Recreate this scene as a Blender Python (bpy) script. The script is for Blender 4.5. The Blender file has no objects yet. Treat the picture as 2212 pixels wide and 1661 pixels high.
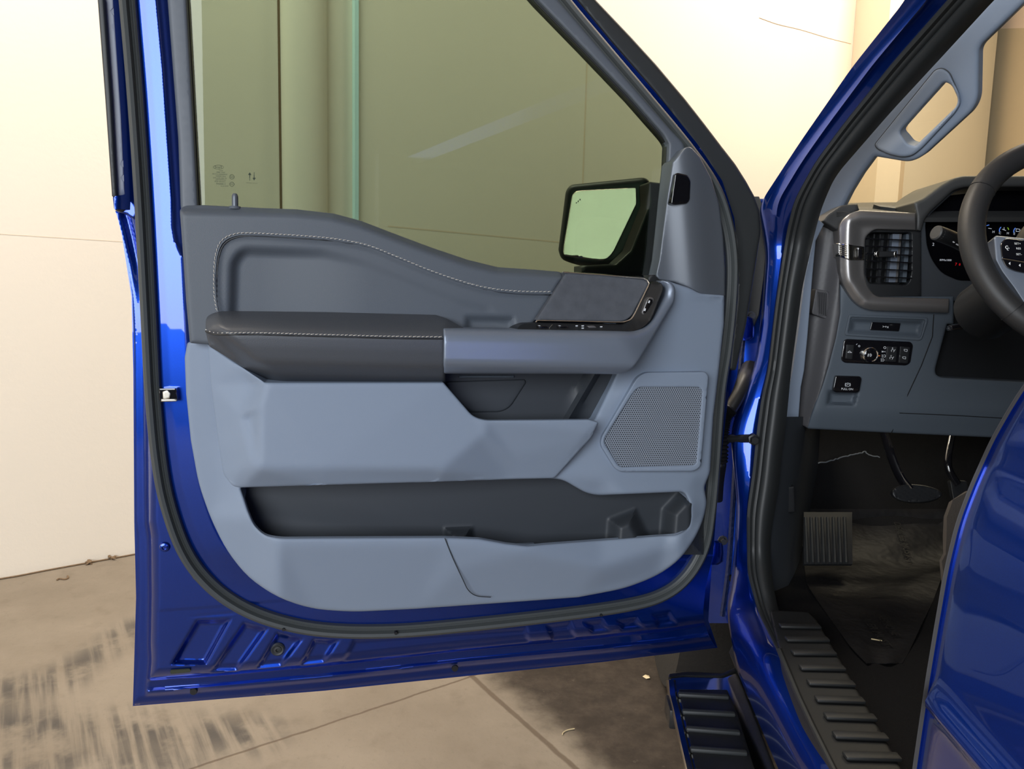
import bpy, bmesh, math, random
import numpy as np
from mathutils import Vector, Matrix
from mathutils.geometry import delaunay_2d_cdt

random.seed(7)
rng = np.random.default_rng(7)
S = bpy.context.scene
COL = S.collection

# ------------------------------------------------------------------ camera
FPX, CX, CY = 1560.0, 1106.0, 830.5          # focal length and centre for a 2212 x 1661 frame
CAM = np.array([0.0, 0.0, 1.2])
PITCH, ROLL = math.radians(6.7), 0.025
_F = np.array([0, math.cos(PITCH), -math.sin(PITCH)])
_U0 = np.array([0, math.sin(PITCH), math.cos(PITCH)])
_R0 = np.array([1.0, 0, 0])
_R = math.cos(ROLL) * _R0 + math.sin(ROLL) * _U0
_U = math.cos(ROLL) * _U0 - math.sin(ROLL) * _R0
cd = bpy.data.cameras.new('camera'); co = bpy.data.objects.new('camera', cd); COL.objects.link(co)
cd.sensor_fit = 'HORIZONTAL'; cd.sensor_width = 36.0; cd.lens = 36.0 * FPX / 2212.0
cd.clip_start = 0.02
co.matrix_world = Matrix(((_R[0], _U[0], -_F[0], CAM[0]), (_R[1], _U[1], -_F[1], CAM[1]), (_R[2], _U[2], -_F[2], CAM[2]), (0, 0, 0, 1)))
S.camera = co

# ------------------------------------------------------------------ world, lights, exposure
S.view_settings.view_transform = 'Standard'; S.view_settings.look = 'None'
S.view_settings.exposure = 0.0; S.view_settings.gamma = 1.0; S.view_settings.use_curve_mapping = False
W = bpy.data.worlds.new('world'); S.world = W; W.use_nodes = True
bg = W.node_tree.nodes['Background']
bg.inputs[0].default_value = (0.80, 0.88, 1.0, 1); bg.inputs[1].default_value = 0.05

def area(name, loc, target, sx, sy, power, color):
    l = bpy.data.lights.new(name, 'AREA'); l.shape = 'RECTANGLE'; l.size = sx; l.size_y = sy; l.energy = power; l.color = color
    o = bpy.data.objects.new(name, l); COL.objects.link(o); o.location = loc
    o.rotation_euler = (Vector(target) - Vector(loc)).to_track_quat('-Z', 'Y').to_euler()
    return o
area('daylight_door_opening', (-2.1, -3.9, 2.35), (-2.1, 2.0, 1.75), 3.9, 3.0, 335, (0.90, 0.95, 1.0))
area('wall_fill_light', (-1.4, 1.9, 5.2), (-2.2, 4.2, 1.6), 2.6, 0.6, 270, (1.0, 0.90, 0.76))  # unseen warm fill, added to brighten the left of the back wall
area('wall_fill_light', (3.4, 4.6, 5.3), (2.4, 6.9, 1.2), 3.4, 0.6, 230, (1.0, 0.86, 0.72))  # second added fill, brightens the far right of the back wall

# ------------------------------------------------------------------ geometry helpers
def rays(px, py):
    px = np.asarray(px, float); py = np.asarray(py, float)
    return ((px - CX) / FPX)[..., None] * _R + (-(py - CY) / FPX)[..., None] * _U + _F

def PD(px, py, d):
    return CAM + rays(px, py) * d

def PR(p):
    q = np.asarray(p) - CAM; f = q @ _F
    return CX + FPX * (q @ _R) / f, CY - FPX * (q @ _U) / f

class Frame:
    def __init__(s, o, u, v):
        s.o = np.asarray(o, float); s.u = np.asarray(u, float); s.v = np.asarray(v, float)
        s.u /= np.linalg.norm(s.u); s.v /= np.linalg.norm(s.v); s.n = np.cross(s.u, s.v)
    def P(s, px, py, h=0.0):
        r = rays(px, py); k = ((s.o - CAM) @ s.n + np.asarray(h)) / (r @ s.n)
        return CAM + r * (k[..., None] if np.ndim(k) else k)
    def uv(s, p):
        q = np.asarray(p) - s.o
        return q @ s.u, q @ s.v
    def L(s, u, v, h=0.0):
        u = np.asarray(u, float); v = np.asarray(v, float); h = np.asarray(h, float)
        return s.o + u[..., None] * s.u + v[..., None] * s.v + (h[..., None] if np.ndim(h) else h) * s.n

WLOC = {}
def wloc(o): return WLOC.get(o.name, Vector((0, 0, 0))) if o else Vector((0, 0, 0))

def finish(name, me, mat, parent=None, ang=32, label=None, smooth=True):
    """links a world-space mesh as one object, its origin at its own middle"""
    n = len(me.vertices); co_ = np.empty(n * 3); me.vertices.foreach_get('co', co_); co_ = co_.reshape(-1, 3)
    c = (co_.min(0) + co_.max(0)) / 2
    me.vertices.foreach_set('co', (co_ - c).ravel()); me.update()
    if smooth:
        me.polygons.foreach_set('use_smooth', [True] * len(me.polygons)); me.set_sharp_from_angle(angle=math.radians(ang))
    me.materials.append(mat); me.name = name
    o = bpy.data.objects.new(name, me); COL.objects.link(o)
    if parent:
        o.parent = parent
    o.location = Vector(c) - wloc(parent)
    WLOC[o.name] = Vector(c)
    if label: o['label'] = label
    return o

def empty(name, loc, label, cat, group=None):
    o = bpy.data.objects.new(name, None); COL.objects.link(o); o.location = loc; WLOC[o.name] = Vector(loc)
    o.empty_display_size = 0.1
    o['label'] = label; o['category'] = cat
    if group: o['group'] = group
    return o

def tag(o, label, cat, group=None):
    o['label'] = label; o['category'] = cat
    if group: o['group'] = group
    return o

def structure(o):
    o['kind'] = 'structure'; return o

def pydata(verts, faces):
    me = bpy.data.meshes.new('m'); me.from_pydata([tuple(v) for v in verts], [], [tuple(f) for f in faces]); me.update(); return me

def rc(pts, r=0.0, seg=5):
    """rounds the corners of a closed outline; a point may carry its own radius"""
    n = len(pts); out = []
    for i in range(n):
        p = np.array(pts[i][:2], float); ri = pts[i][2] if len(pts[i]) > 2 else r
        a = np.array(pts[i - 1][:2], float); b = np.array(pts[(i + 1) % n][:2], float)
        la, lb = np.linalg.norm(a - p), np.linalg.norm(b - p)
        ri = min(ri, la * 0.49, lb * 0.49)
        if ri < 0.3: out.append(p); continue
        q0 = p + (a - p) / la * ri; q1 = p + (b - p) / lb * ri
        for t in np.linspace(0, 1, seg): out.append((1 - t) ** 2 * q0 + 2 * t * (1 - t) * p + t * t * q1)
    return np.array(out)

def spl(pts, k=8):
    """open Catmull-Rom through points of any dimension"""
    p = np.array(pts, float); p = np.vstack([2 * p[0] - p[1], p, 2 * p[-1] - p[-2]]); out = []
    for i in range(1, len(p) - 2):
        for t in np.linspace(0, 1, k, endpoint=False):
            out.append(0.5 * (2 * p[i] + (p[i + 1] - p[i - 1]) * t + (2 * p[i - 1] - 5 * p[i] + 4 * p[i + 1] - p[i + 2]) * t * t
                              + (-p[i - 1] + 3 * p[i] - 3 * p[i + 1] + p[i + 2]) * t ** 3))
    out.append(p[-2]); return np.array(out)

def resamp(p, step, closed=True):
    p = np.asarray(p, float); q = np.vstack([p, p[:1]]) if closed else p
    out = []
    for a, b in zip(q[:-1], q[1:]):
        k = max(1, int(math.ceil(np.linalg.norm(b - a) / step)))
        for t in range(k): out.append(a + (b - a) * t / k)
    if not closed: out.append(q[-1])
    return np.array(out)

def even(p, step):
    """open polyline resampled at an even spacing"""
    p = np.asarray(p, float); s = np.r_[0, np.cumsum(np.linalg.norm(np.diff(p, axis=0), axis=1))]
    k = max(2, int(round(s[-1] / step)) + 1); t = np.linspace(0, s[-1], k)
    return np.stack([np.interp(t, s, p[:, i]) for i in range(p.shape[1])], 1)

def seg_dist(P, loop, closed=True):
    A = loop; B = np.roll(loop, -1, 0) if closed else None
    if not closed: A, B = loop[:-1], loop[1:]
    d = np.full(len(P), 1e9); ab = B - A; l2 = np.maximum((ab ** 2).sum(1), 1e-18)
    for i in range(0, len(P), 2000):
        q = P[i:i + 2000]; w = q[:, None] - A[None]
        t = np.clip((w * ab).sum(2) / l2, 0, 1)
        d[i:i + 2000] = np.sqrt(((w - t[..., None] * ab) ** 2).sum(2)).min(1)
    return d

def inside(P, loop):
    x, y = P[:, 0], P[:, 1]; r = np.zeros(len(P), bool)
    for (x0, y0), (x1, y1) in zip(loop, np.roll(loop, -1, 0)):
        if y0 == y1: continue
        c = ((y0 > y) != (y1 > y)) & (x < (x1 - x0) * (y - y0) / (y1 - y0) + x0); r ^= c
    return r

def panel_mesh(outl, fr, h, fn=None, back=0.0, holes=(), step=9.0, rnd=0.004, r=0.0, cap=True, mpp=None, backfn=None):
    o = PRp = rc(outl, r); hs = [rc(q, r) for q in holes]
    def touv(q):
        a, b = fr.uv(fr.P(q[:, 0], q[:, 1], h)); return np.stack([a, b], 1)
    if mpp is None:
        a = touv(o[:1]); b = touv(o[:1] + [[3.0, 0]]); mpp = np.linalg.norm(b - a) / 3
    st = step * mpp
    loops = [resamp(touv(o), st)] + [resamp(touv(q), st) for q in hs]
    lo, hi = loops[0].min(0), loops[0].max(0)
    gx = np.arange(lo[0], hi[0] + st, st); gy = np.arange(lo[1], hi[1] + st, st * 0.866)
    G = np.array([(x + (st / 2 if j % 2 else 0), y) for j, y in enumerate(gy) for x in gx])
    pts = [G]
    if rnd > 0:
        for lp in loops:
            t = np.roll(lp, -1, 0) - np.roll(lp, 1, 0); t /= np.maximum(np.linalg.norm(t, axis=1), 1e-9)[:, None]
            nn = np.stack([-t[:, 1], t[:, 0]], 1)
            for k in (0.1, 0.32, 0.65, 1.05):
                for sg in (1, -1): pts.append(lp + nn * rnd * k * sg)
    def ins(P):
        m = inside(P, loops[0])
        for lp in loops[1:]: m &= ~inside(P, lp)
        return m
    def dist(P):
        d = seg_dist(P, loops[0])
        for lp in loops[1:]: d = np.minimum(d, seg_dist(P, lp))
        return d
    g = G[ins(G)]
    gd = dist(g) if len(g) else np.zeros(0)
    sel = [g[gd > max(rnd * 1.25, st * 0.45)]]
    if rnd > 0:
        q = 1
        for lp in loops:
            for k in (0.1, 0.32, 0.65, 1.05):
                for sg in (1, -1):
                    c = pts[q]; q += 1
                    c = c[ins(c)]
                    if len(c): sel.append(c[dist(c) > rnd * k * 0.93])
    I = np.vstack(sel)
    V = np.vstack(loops + [I]); E = []; b0 = 0
    for lp in loops:
        n = len(lp); E += [(b0 + i, b0 + (i + 1) % n) for i in range(n)]; b0 += n
    vo, eo, fo, *_ = delaunay_2d_cdt([Vector(p) for p in V], E, [], 0, 1e-7)
    V2 = np.array([(p.x, p.y) for p in vo]); T = np.array([f[:3] for f in fo if len(f) == 3])
    T = T[ins(V2[T].mean(1))]
    used = np.unique(T); mp = -np.ones(len(V2), int); mp[used] = np.arange(len(used)); V2 = V2[used]; T = mp[T]
    d = dist(V2)
    base = fr.L(V2[:, 0], V2[:, 1], h); px, py = PR(base)
    hh = np.full(len(V2), float(h))
    if fn is not None: hh = hh + fn(px, py)
    if rnd > 0:
        k = np.clip(1 - d / rnd, 0, 1); hh = hh - rnd * (1 - np.sqrt(np.maximum(0, 1 - k * k)))
    top = fr.P(px, py, hh); tu, tv = fr.uv(top)
    verts = list(top); faces = [tuple(t) for t in T]
    ec = {}
    for t in T:
        for a, b in ((t[0], t[1]), (t[1], t[2]), (t[2], t[0])):
            ec[(a, b)] = 1
    bnd = [(a, b) for (a, b) in ec if (b, a) not in ec]
    if back is not None:
        bk = np.full(len(hh), float(back))
        if backfn is not None: bk = np.maximum(bk, backfn(px, py, hh))
        low = fr.L(tu, tv, np.minimum(bk, hh - 1e-4))
        n = len(verts)
        if cap:
            verts += list(low); faces += [(t[2] + n, t[1] + n, t[0] + n) for t in T]
            faces += [(b, a, a + n, b + n) for a, b in bnd]
        else:
            idx = {}
            for a, b in bnd:
                for q in (a, b):
                    if q not in idx: idx[q] = len(verts); verts.append(low[q])
            faces += [(b, a, idx[a], idx[b]) for a, b in bnd]
    me = pydata(verts, faces)
    uvl = me.uv_layers.new(name='uv')
    vv = np.array(verts); uu, vvv = fr.uv(vv)
    li = np.empty(len(me.loops), int); me.loops.foreach_get('vertex_index', li)
    uvl.data.foreach_set('uv', np.stack([uu[li], vvv[li]], 1).ravel())
    return me

def panel(name, outl, fr, h, mat, parent, label=None, ang=35, **kw):
    return finish(name, panel_mesh(outl, fr, h, **kw), mat, parent, ang, label)

def facets(ctrl, blur=5.0):
    """height field through scattered (px, py, h) points: flat facets, softened creases"""
    c = np.array(ctrl, float); vo, eo, fo, ov, *_ = delaunay_2d_cdt([Vector(p[:2]) for p in c], [], [], 0, 1e-6)
    src = [o_[0] for o_ in ov]; T = np.array([[src[i] for i in f[:3]] for f in fo])
    def ev(px, py):
        P = np.stack([px, py], 1); best = np.full(len(P), np.nan); bm = np.full(len(P), -1e9)
        for t in T:
            a, b, cc = c[t[0]], c[t[1]], c[t[2]]
            den = (b[1] - cc[1]) * (a[0] - cc[0]) + (cc[0] - b[0]) * (a[1] - cc[1])
            if abs(den) < 1e-9: continue
            w0 = ((b[1] - cc[1]) * (P[:, 0] - cc[0]) + (cc[0] - b[0]) * (P[:, 1] - cc[1])) / den
            w1 = ((cc[1] - a[1]) * (P[:, 0] - cc[0]) + (a[0] - cc[0]) * (P[:, 1] - cc[1])) / den
            w2 = 1 - w0 - w1; m = np.minimum(np.minimum(w0, w1), w2); u = m > bm
            z = np.clip(w0, 0, 1) * a[2] + np.clip(w1, 0, 1) * b[2] + np.clip(w2, 0, 1) * cc[2]
            z = z / np.maximum(np.clip(w0, 0, 1) + np.clip(w1, 0, 1) + np.clip(w2, 0, 1), 1e-9)
            best[u] = z[u]; bm[u] = m[u]
        return best
    def fn(px, py):
        if blur <= 0: return ev(px, py)
        acc = ev(px, py); c_ = 1
        for rr in (0.5, 1.0):
            for k in range(8):
                a_ = k * math.pi / 4 + rr; acc = acc + ev(px + blur * rr * math.cos(a_), py + blur * rr * math.sin(a_)); c_ += 1
        return acc / c_
    return fn

def sm(a, b, x):
    t = np.clip((x - a) / (b - a), 0, 1); return t * t * (3 - 2 * t)

def quad_sd(q):
    """signed distance (px, positive inside) to a convex outline"""
    q = np.array(q, float)
    area_ = 0.5 * sum(q[i][0] * q[(i + 1) % len(q)][1] - q[(i + 1) % len(q)][0] * q[i][1] for i in range(len(q)))
    if area_ < 0: q = q[::-1]
    def f(px, py):
        d = None
        for a, b in zip(q, np.roll(q, -1, 0)):
            t = (b - a) / np.linalg.norm(b - a); k = t[0] * (py - a[1]) - t[1] * (px - a[0])
            d = k if d is None else np.minimum(d, k)
        return d
    return f

def sweep_mesh(path, prof, up=None, closed=False, capends=True):
    """carries a 2-D profile (list of side, up offsets) along a 3-D path; up is the profile's second axis"""
    p = np.asarray(path, float); n = len(p); prof = np.asarray(prof, float); m = len(prof)
    t = np.zeros_like(p)
    t[1:-1] = p[2:] - p[:-2]; t[0] = p[1] - p[0]; t[-1] = p[-1] - p[-2]
    if closed: t[0] = p[1] - p[-1]; t[-1] = p[0] - p[-2]
    t /= np.maximum(np.linalg.norm(t, axis=1), 1e-12)[:, None]
    V = []; u = np.array(up if up is not None else (0, 0, 1), float)
    for i in range(n):
        if up is None:
            u = u - t[i] * (u @ t[i])
            if np.linalg.norm(u) < 1e-6: u = np.cross(t[i], (1, 0.3, 0.2))
            u /= np.linalg.norm(u); w = u
        else:
            w = u - t[i] * (u @ t[i]); w /= np.linalg.norm(w)
        s = np.cross(t[i], w)
        for a, b in prof: V.append(p[i] + s * a + w * b)
    F = []
    rng_ = range(n) if closed else range(n - 1)
    for i in rng_:
        j = (i + 1) % n
        for k in range(m):
            l = (k + 1) % m; F.append((i * m + k, i * m + l, j * m + l, j * m + k))
    if not closed and capends:
        F.append(tuple(range(m - 1, -1, -1))); F.append(tuple((n - 1) * m + k for k in range(m)))
    return pydata(V, F)

def circ(r, m=10, ry=None):
    return [(r * math.cos(2 * math.pi * k / m), (ry or r) * math.sin(2 * math.pi * k / m)) for k in range(m)]

def tube(name, path, r, mat, parent, up=None, ry=None, m=10, closed=False, label=None, ang=40):
    me = sweep_mesh(path, circ(r, m, ry), up, closed); fixn(me)
    return finish(name, me, mat, parent, ang, label)

def fixn(me):
    bm = bmesh.new(); bm.from_mesh(me); bmesh.ops.recalc_face_normals(bm, faces=bm.faces); bm.to_mesh(me); bm.free()

def loft_mesh(rows, thick=0.0, flip=False):
    """skin over rows of 3-D points; thick > 0 closes it into a shell"""
    R = np.array(rows, float); a, b = R.shape[:2]; V = list(R.reshape(-1, 3)); F = []
    for i in range(a - 1):
        for j in range(b - 1):
            q = (i * b + j, i * b + j + 1, (i + 1) * b + j + 1, (i + 1) * b + j)
            F.append(q[::-1] if flip else q)
    me = pydata(V, F)
    if thick:
        bm = bmesh.new(); bm.from_mesh(me); bmesh.ops.recalc_face_normals(bm, faces=bm.faces); bm.normal_update()
        bmesh.ops.solidify(bm, geom=list(bm.faces), thickness=thick); bm.to_mesh(me); bm.free()
    return me

def loft(name, rows, mat, parent, thick=0.0, label=None, ang=35, flip=False):
    return finish(name, loft_mesh(rows, thick, flip), mat, parent, ang, label)

def box_mesh(c, ex, ey, ez, bev=0.0, seg=2):
    """box about c with half-axis vectors ex, ey, ez"""
    c, ex, ey, ez = (np.asarray(q, float) for q in (c, ex, ey, ez))
    V = [c + a * ex + b * ey + d * ez for d in (-1, 1) for b in (-1, 1) for a in (-1, 1)]
    F = [(0, 2, 3, 1), (4, 5, 7, 6), (0, 1, 5, 4), (2, 6, 7, 3), (0, 4, 6, 2), (1, 3, 7, 5)]
    me = pydata(V, F); bm = bmesh.new(); bm.from_mesh(me)
    bmesh.ops.recalc_face_normals(bm, faces=bm.faces)
    if bev: bmesh.ops.bevel(bm, geom=list(bm.edges), offset=bev, segments=seg, affect='EDGES', profile=0.5)
    bm.to_mesh(me); bm.free(); return me

def join(meshes):
    V, F, n = [], [], 0
    for me in meshes:
        V += [tuple(v.co) for v in me.vertices]; F += [tuple(i + n for i in p.vertices) for p in me.polygons]; n = len(V)
    return pydata(V, F)

def lathe_mesh(prof, c, axis, ref=(0, 0, 1), m=32):
    """(radius, along) profile turned about axis through c"""
    ax = np.asarray(axis, float); ax /= np.linalg.norm(ax); r = np.asarray(ref, float); a = r - ax * (r @ ax)
    if np.linalg.norm(a) < 1e-6: a = np.array([1.0, 0, 0]) - ax * ax[0]
    a /= np.linalg.norm(a); b = np.cross(ax, a); V = []; F = []; k = len(prof)
    for j in range(m):
        th = 2 * math.pi * j / m; dr = a * math.cos(th) + b * math.sin(th)
        for (rr, hh) in prof: V.append(np.asarray(c) + dr * rr + ax * hh)
    for j in range(m):
        l = (j + 1) % m
        for i in range(k - 1): F.append((j * k + i, l * k + i, l * k + i + 1, j * k + i + 1))
    me = pydata(V, F); bm = bmesh.new(); bm.from_mesh(me); bmesh.ops.remove_doubles(bm, verts=bm.verts, dist=1e-6)
    bmesh.ops.recalc_face_normals(bm, faces=bm.faces); bm.to_mesh(me); bm.free(); return me

def lathe(name, prof, c, axis, mat, parent, m=32, label=None, ang=35):
    return finish(name, lathe_mesh(prof, c, axis, m=m), mat, parent, ang, label)

def text_mesh(txt, c, u, v, height, mirror=False, extrude=0.0002):
    """letters centred on c, running along u, standing along v"""
    cu = bpy.data.curves.new('t', 'FONT'); cu.body = txt; cu.align_x = 'CENTER'; cu.align_y = 'CENTER'; cu.size = 1.0; cu.resolution_u = 3
    o = bpy.data.objects.new('t', cu); COL.objects.link(o); dg = bpy.context.evaluated_depsgraph_get(); dg.update()
    me = bpy.data.meshes.new_from_object(o.evaluated_get(dg)); bpy.data.objects.remove(o); bpy.data.curves.remove(cu)
    u = np.asarray(u, float); v = np.asarray(v, float); u = u / np.linalg.norm(u); v = v / np.linalg.norm(v)
    n = np.cross(u, v); s = height / 0.7; V = [tuple(np.asarray(c) + u * (-q.co.x if mirror else q.co.x) * s + v * q.co.y * s + n * extrude) for q in me.vertices]
    F = [tuple(p.vertices) if not mirror else tuple(p.vertices)[::-1] for p in me.polygons]
    return pydata(V, F)

# ------------------------------------------------------------------ materials
def mat(name, col, rough=0.5, metal=0.0, coat=0.0, bump=None, var=None, spec=0.5, coatr=0.03, emit=None, aniso=0.0):
    m = bpy.data.materials.new(name); m.use_nodes = True; nt = m.node_tree; b = nt.nodes['Principled BSDF']
    b.inputs['Base Color'].default_value = (*col, 1); b.inputs['Roughness'].default_value = rough; b.inputs['Metallic'].default_value = metal
    b.inputs['Coat Weight'].default_value = coat; b.inputs['Coat Roughness'].default_value = coatr
    b.inputs['Specular IOR Level'].default_value = spec
    if emit:
        b.inputs['Emission Color'].default_value = (*emit[0], 1); b.inputs['Emission Strength'].default_value = emit[1]
    tc = nt.nodes.new('ShaderNodeTexCoord')
    if var:
        n = nt.nodes.new('ShaderNodeTexNoise'); n.inputs['Scale'].default_value = var[0]; n.inputs['Detail'].default_value = 5
        nt.links.new(tc.outputs['Object'], n.inputs['Vector'])
        mx = nt.nodes.new('ShaderNodeMix'); mx.data_type = 'RGBA'
        a = var[1]; mx.inputs[6].default_value = (*[c * (1 - a) for c in col], 1); mx.inputs[7].default_value = (*[min(1, c * (1 + a)) for c in col], 1)
        nt.links.new(n.outputs['Fac'], mx.inputs[0]); nt.links.new(mx.outputs[2], b.inputs['Base Color'])
    if bump:
        n = nt.nodes.new('ShaderNodeTexNoise'); n.inputs['Scale'].default_value = bump[0]; n.inputs['Detail'].default_value = 2
        bp = nt.nodes.new('ShaderNodeBump'); bp.inputs['Strength'].default_value = bump[1]; bp.inputs['Distance'].default_value = bump[2] if len(bump) > 2 else 0.0005
        nt.links.new(tc.outputs['Object'], n.inputs['Vector']); nt.links.new(n.outputs['Fac'], bp.inputs['Height']); nt.links.new(bp.outputs['Normal'], b.inputs['Normal'])
    return m

def glass_mat(name, tint, refl=0.06):
    m = bpy.data.materials.new(name); m.use_nodes = True; nt = m.node_tree; nt.nodes.clear()
    out = nt.nodes.new('ShaderNodeOutputMaterial'); mx = nt.nodes.new('ShaderNodeMixShader'); tr = nt.nodes.new('ShaderNodeBsdfTransparent')
    gl = nt.nodes.new('ShaderNodeBsdfGlossy'); gl.inputs['Roughness'].default_value = 0.0
    fr = nt.nodes.new('ShaderNodeFresnel'); fr.inputs['IOR'].default_value = 1.0 + refl * 6
    tr.inputs[0].default_value = (*tint, 1); gl.inputs[0].default_value = (1, 1, 1, 1)
    nt.links.new(fr.outputs[0], mx.inputs[0]); nt.links.new(tr.outputs[0], mx.inputs[1]); nt.links.new(gl.outputs[0], mx.inputs[2]); nt.links.new(mx.outputs[0], out.inputs[0])
    return m

M = {}
M['blue'] = mat('blue_metallic_paint', (0.002, 0.038, 0.33), 0.29, 0.85, 1.0, var=(900, 0.25), coatr=0.02)
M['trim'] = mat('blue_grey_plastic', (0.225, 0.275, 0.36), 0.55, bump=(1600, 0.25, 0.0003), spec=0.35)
M['pad'] = mat('charcoal_vinyl', (0.092, 0.107, 0.130), 0.5, bump=(900, 0.35, 0.0004), spec=0.4)
M['leather'] = mat('dark_leather', (0.062, 0.068, 0.08), 0.42, bump=(700, 0.45, 0.0004), spec=0.45)
M['handle'] = mat('satin_grey_paint', (0.20, 0.235, 0.30), 0.36, 0.35, bump=(2500, 0.1, 0.0002))
M['suede'] = mat('grey_suede', (0.085, 0.092, 0.108), 0.85, var=(60, 0.25), bump=(500, 0.3, 0.0004), spec=0.2)
M['black'] = mat('black_plastic', (0.012, 0.013, 0.015), 0.42)
M['charcoal'] = mat('charcoal_plastic', (0.035, 0.041, 0.05), 0.55, bump=(1200, 0.3, 0.0003))
M['rubber'] = mat('black_rubber', (0.028, 0.031, 0.033), 0.5, bump=(600, 0.2, 0.0003))
M['gloss'] = mat('gloss_black', (0.006, 0.006, 0.008), 0.08, coat=1.0)
M['chrome'] = mat('chrome', (0.86, 0.84, 0.8), 0.12, 1.0)
M['silver'] = mat('satin_silver_paint', (0.30, 0.29, 0.29), 0.33, 0.75)
M['thread'] = mat('pale_thread', (0.62, 0.58, 0.52), 0.8)
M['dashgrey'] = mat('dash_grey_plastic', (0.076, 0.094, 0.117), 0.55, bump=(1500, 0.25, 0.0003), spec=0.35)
M['sidegrey'] = mat('dash_end_plastic', (0.075, 0.074, 0.08), 0.5, bump=(1500, 0.2, 0.0003))
M['dashtop'] = mat('dash_soft_plastic', (0.042, 0.043, 0.044), 0.5, bump=(900, 0.35, 0.0004))
M['applique'] = mat('grey_sash_film', (0.30, 0.32, 0.36), 0.45, bump=(1500, 0.5, 0.0004))
M['frametrim'] = mat('window_frame_plastic', (0.10, 0.115, 0.14), 0.5, bump=(1500, 0.2, 0.0003))
M['sail'] = mat('sail_plastic', (0.115, 0.13, 0.155), 0.38, 0.25)
M['carpet'] = mat('black_carpet', (0.008, 0.008, 0.009), 0.95, bump=(800, 0.8, 0.002), spec=0.1)
M['white'] = mat('white_print', (0.75, 0.78, 0.82), 0.6)
M['blackprint'] = mat('black_print', (0.02, 0.035, 0.02), 0.7)
M['tan'] = mat('seat_fabric', (0.055, 0.046, 0.038), 0.8, bump=(500, 0.5, 0.001))
M['screen'] = mat('instrument_glass', (0.002, 0.002, 0.003), 0.25, spec=0.2)
M['lit_white'] = mat('lit_white', (0.0, 0.0, 0.0), 0.5, emit=((0.85, 0.9, 1.0), 0.55))
M['lit_blue'] = mat('lit_blue', (0.0, 0.0, 0.0), 0.5, emit=((0.12, 0.3, 1.0), 0.8))
M['lit_red'] = mat('lit_red', (0.0, 0.0, 0.0), 0.5, emit=((1.0, 0.01, 0.02), 0.55))
M['lit_orange'] = mat('lit_orange', (0.0, 0.0, 0.0), 0.5, emit=((1.0, 0.25, 0.03), 0.7))
M['lit_green'] = mat('lit_green', (0.0, 0.0, 0.0), 0.5, emit=((0.4, 0.75, 0.05), 0.6))
M['mirror'] = mat('mirror_silver', (0.9, 0.72, 0.62), 0.02, 1.0)
M['glass'] = glass_mat('green_tinted_glass', (0.475, 0.535, 0.470), 0.05)
M['wind'] = glass_mat('windshield_glass', (0.89, 0.90, 0.83), 0.03)
M['edge'] = mat('grey_edge_film', (0.06, 0.057, 0.054), 0.5)
M['sillblack'] = mat('black_sill_plastic', (0.016, 0.017, 0.018), 0.5, bump=(1200, 0.3, 0.0003))
M['tyre'] = mat('tyre_rubber', (0.02, 0.018, 0.016), 0.8, bump=(120, 0.5, 0.003))
M['straw'] = mat('dry_straw', (0.5, 0.42, 0.26), 0.8)
M['leafm'] = mat('dry_leaf', (0.62, 0.52, 0.33), 0.8, var=(60, 0.3))
M['debris'] = mat('brown_debris', (0.16, 0.105, 0.06), 0.9, var=(80, 0.4))
M['cable'] = mat('black_cable', (0.01, 0.01, 0.011), 0.42)
M['steel'] = mat('bare_metal', (0.55, 0.52, 0.45), 0.35, 0.9)
M['jambdark'] = mat('seam_sealer_blue', (0.006, 0.016, 0.075), 0.5, 0.3, 0.6, bump=(90, 0.8, 0.004))

# ------------------------------------------------------------------ frames of the place
DA = math.radians(13.5)
DOOR = Frame(PD(1540, 1400, 1.53), (math.cos(DA), math.sin(DA), 0), (0, 0, 1))
KA = math.radians(3.5)
KX = np.array([math.cos(KA), -math.sin(KA), 0]); KY = np.array([math.sin(KA), math.cos(KA), 0]); KZ = np.array([0, 0, 1.0])
KO = np.array([0.40, 1.50, 0.0])
def K(lat, fwd, z): return KO + KX * lat + KY * fwd + KZ * z
DASH = Frame(PD(1915, 620, 1.62), KX, KZ)
FLOOR = Frame((0, 0, 0), (1, 0, 0), (0, 1, 0))
g1, g2 = FLOOR.P(0, 1249), FLOOR.P(298, 1195)
WALL = Frame(g1, g2 - g1, (0, 0, 1))

# ------------------------------------------------------------------ the garage
def wall_material():
    m = mat('cream_painted_wall', (0.80, 0.74, 0.64), 0.85, var=(1.2, 0.04), bump=(60, 0.25, 0.002), spec=0.2)
    return m
M['wall'] = wall_material()
M['wall2'] = mat('peach_painted_wall', (0.74, 0.62, 0.48), 0.85, bump=(60, 0.25, 0.002), spec=0.2)
M['ceil'] = mat('brown_ceiling', (0.30, 0.24, 0.19), 0.9, var=(2, 0.2))

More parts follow.
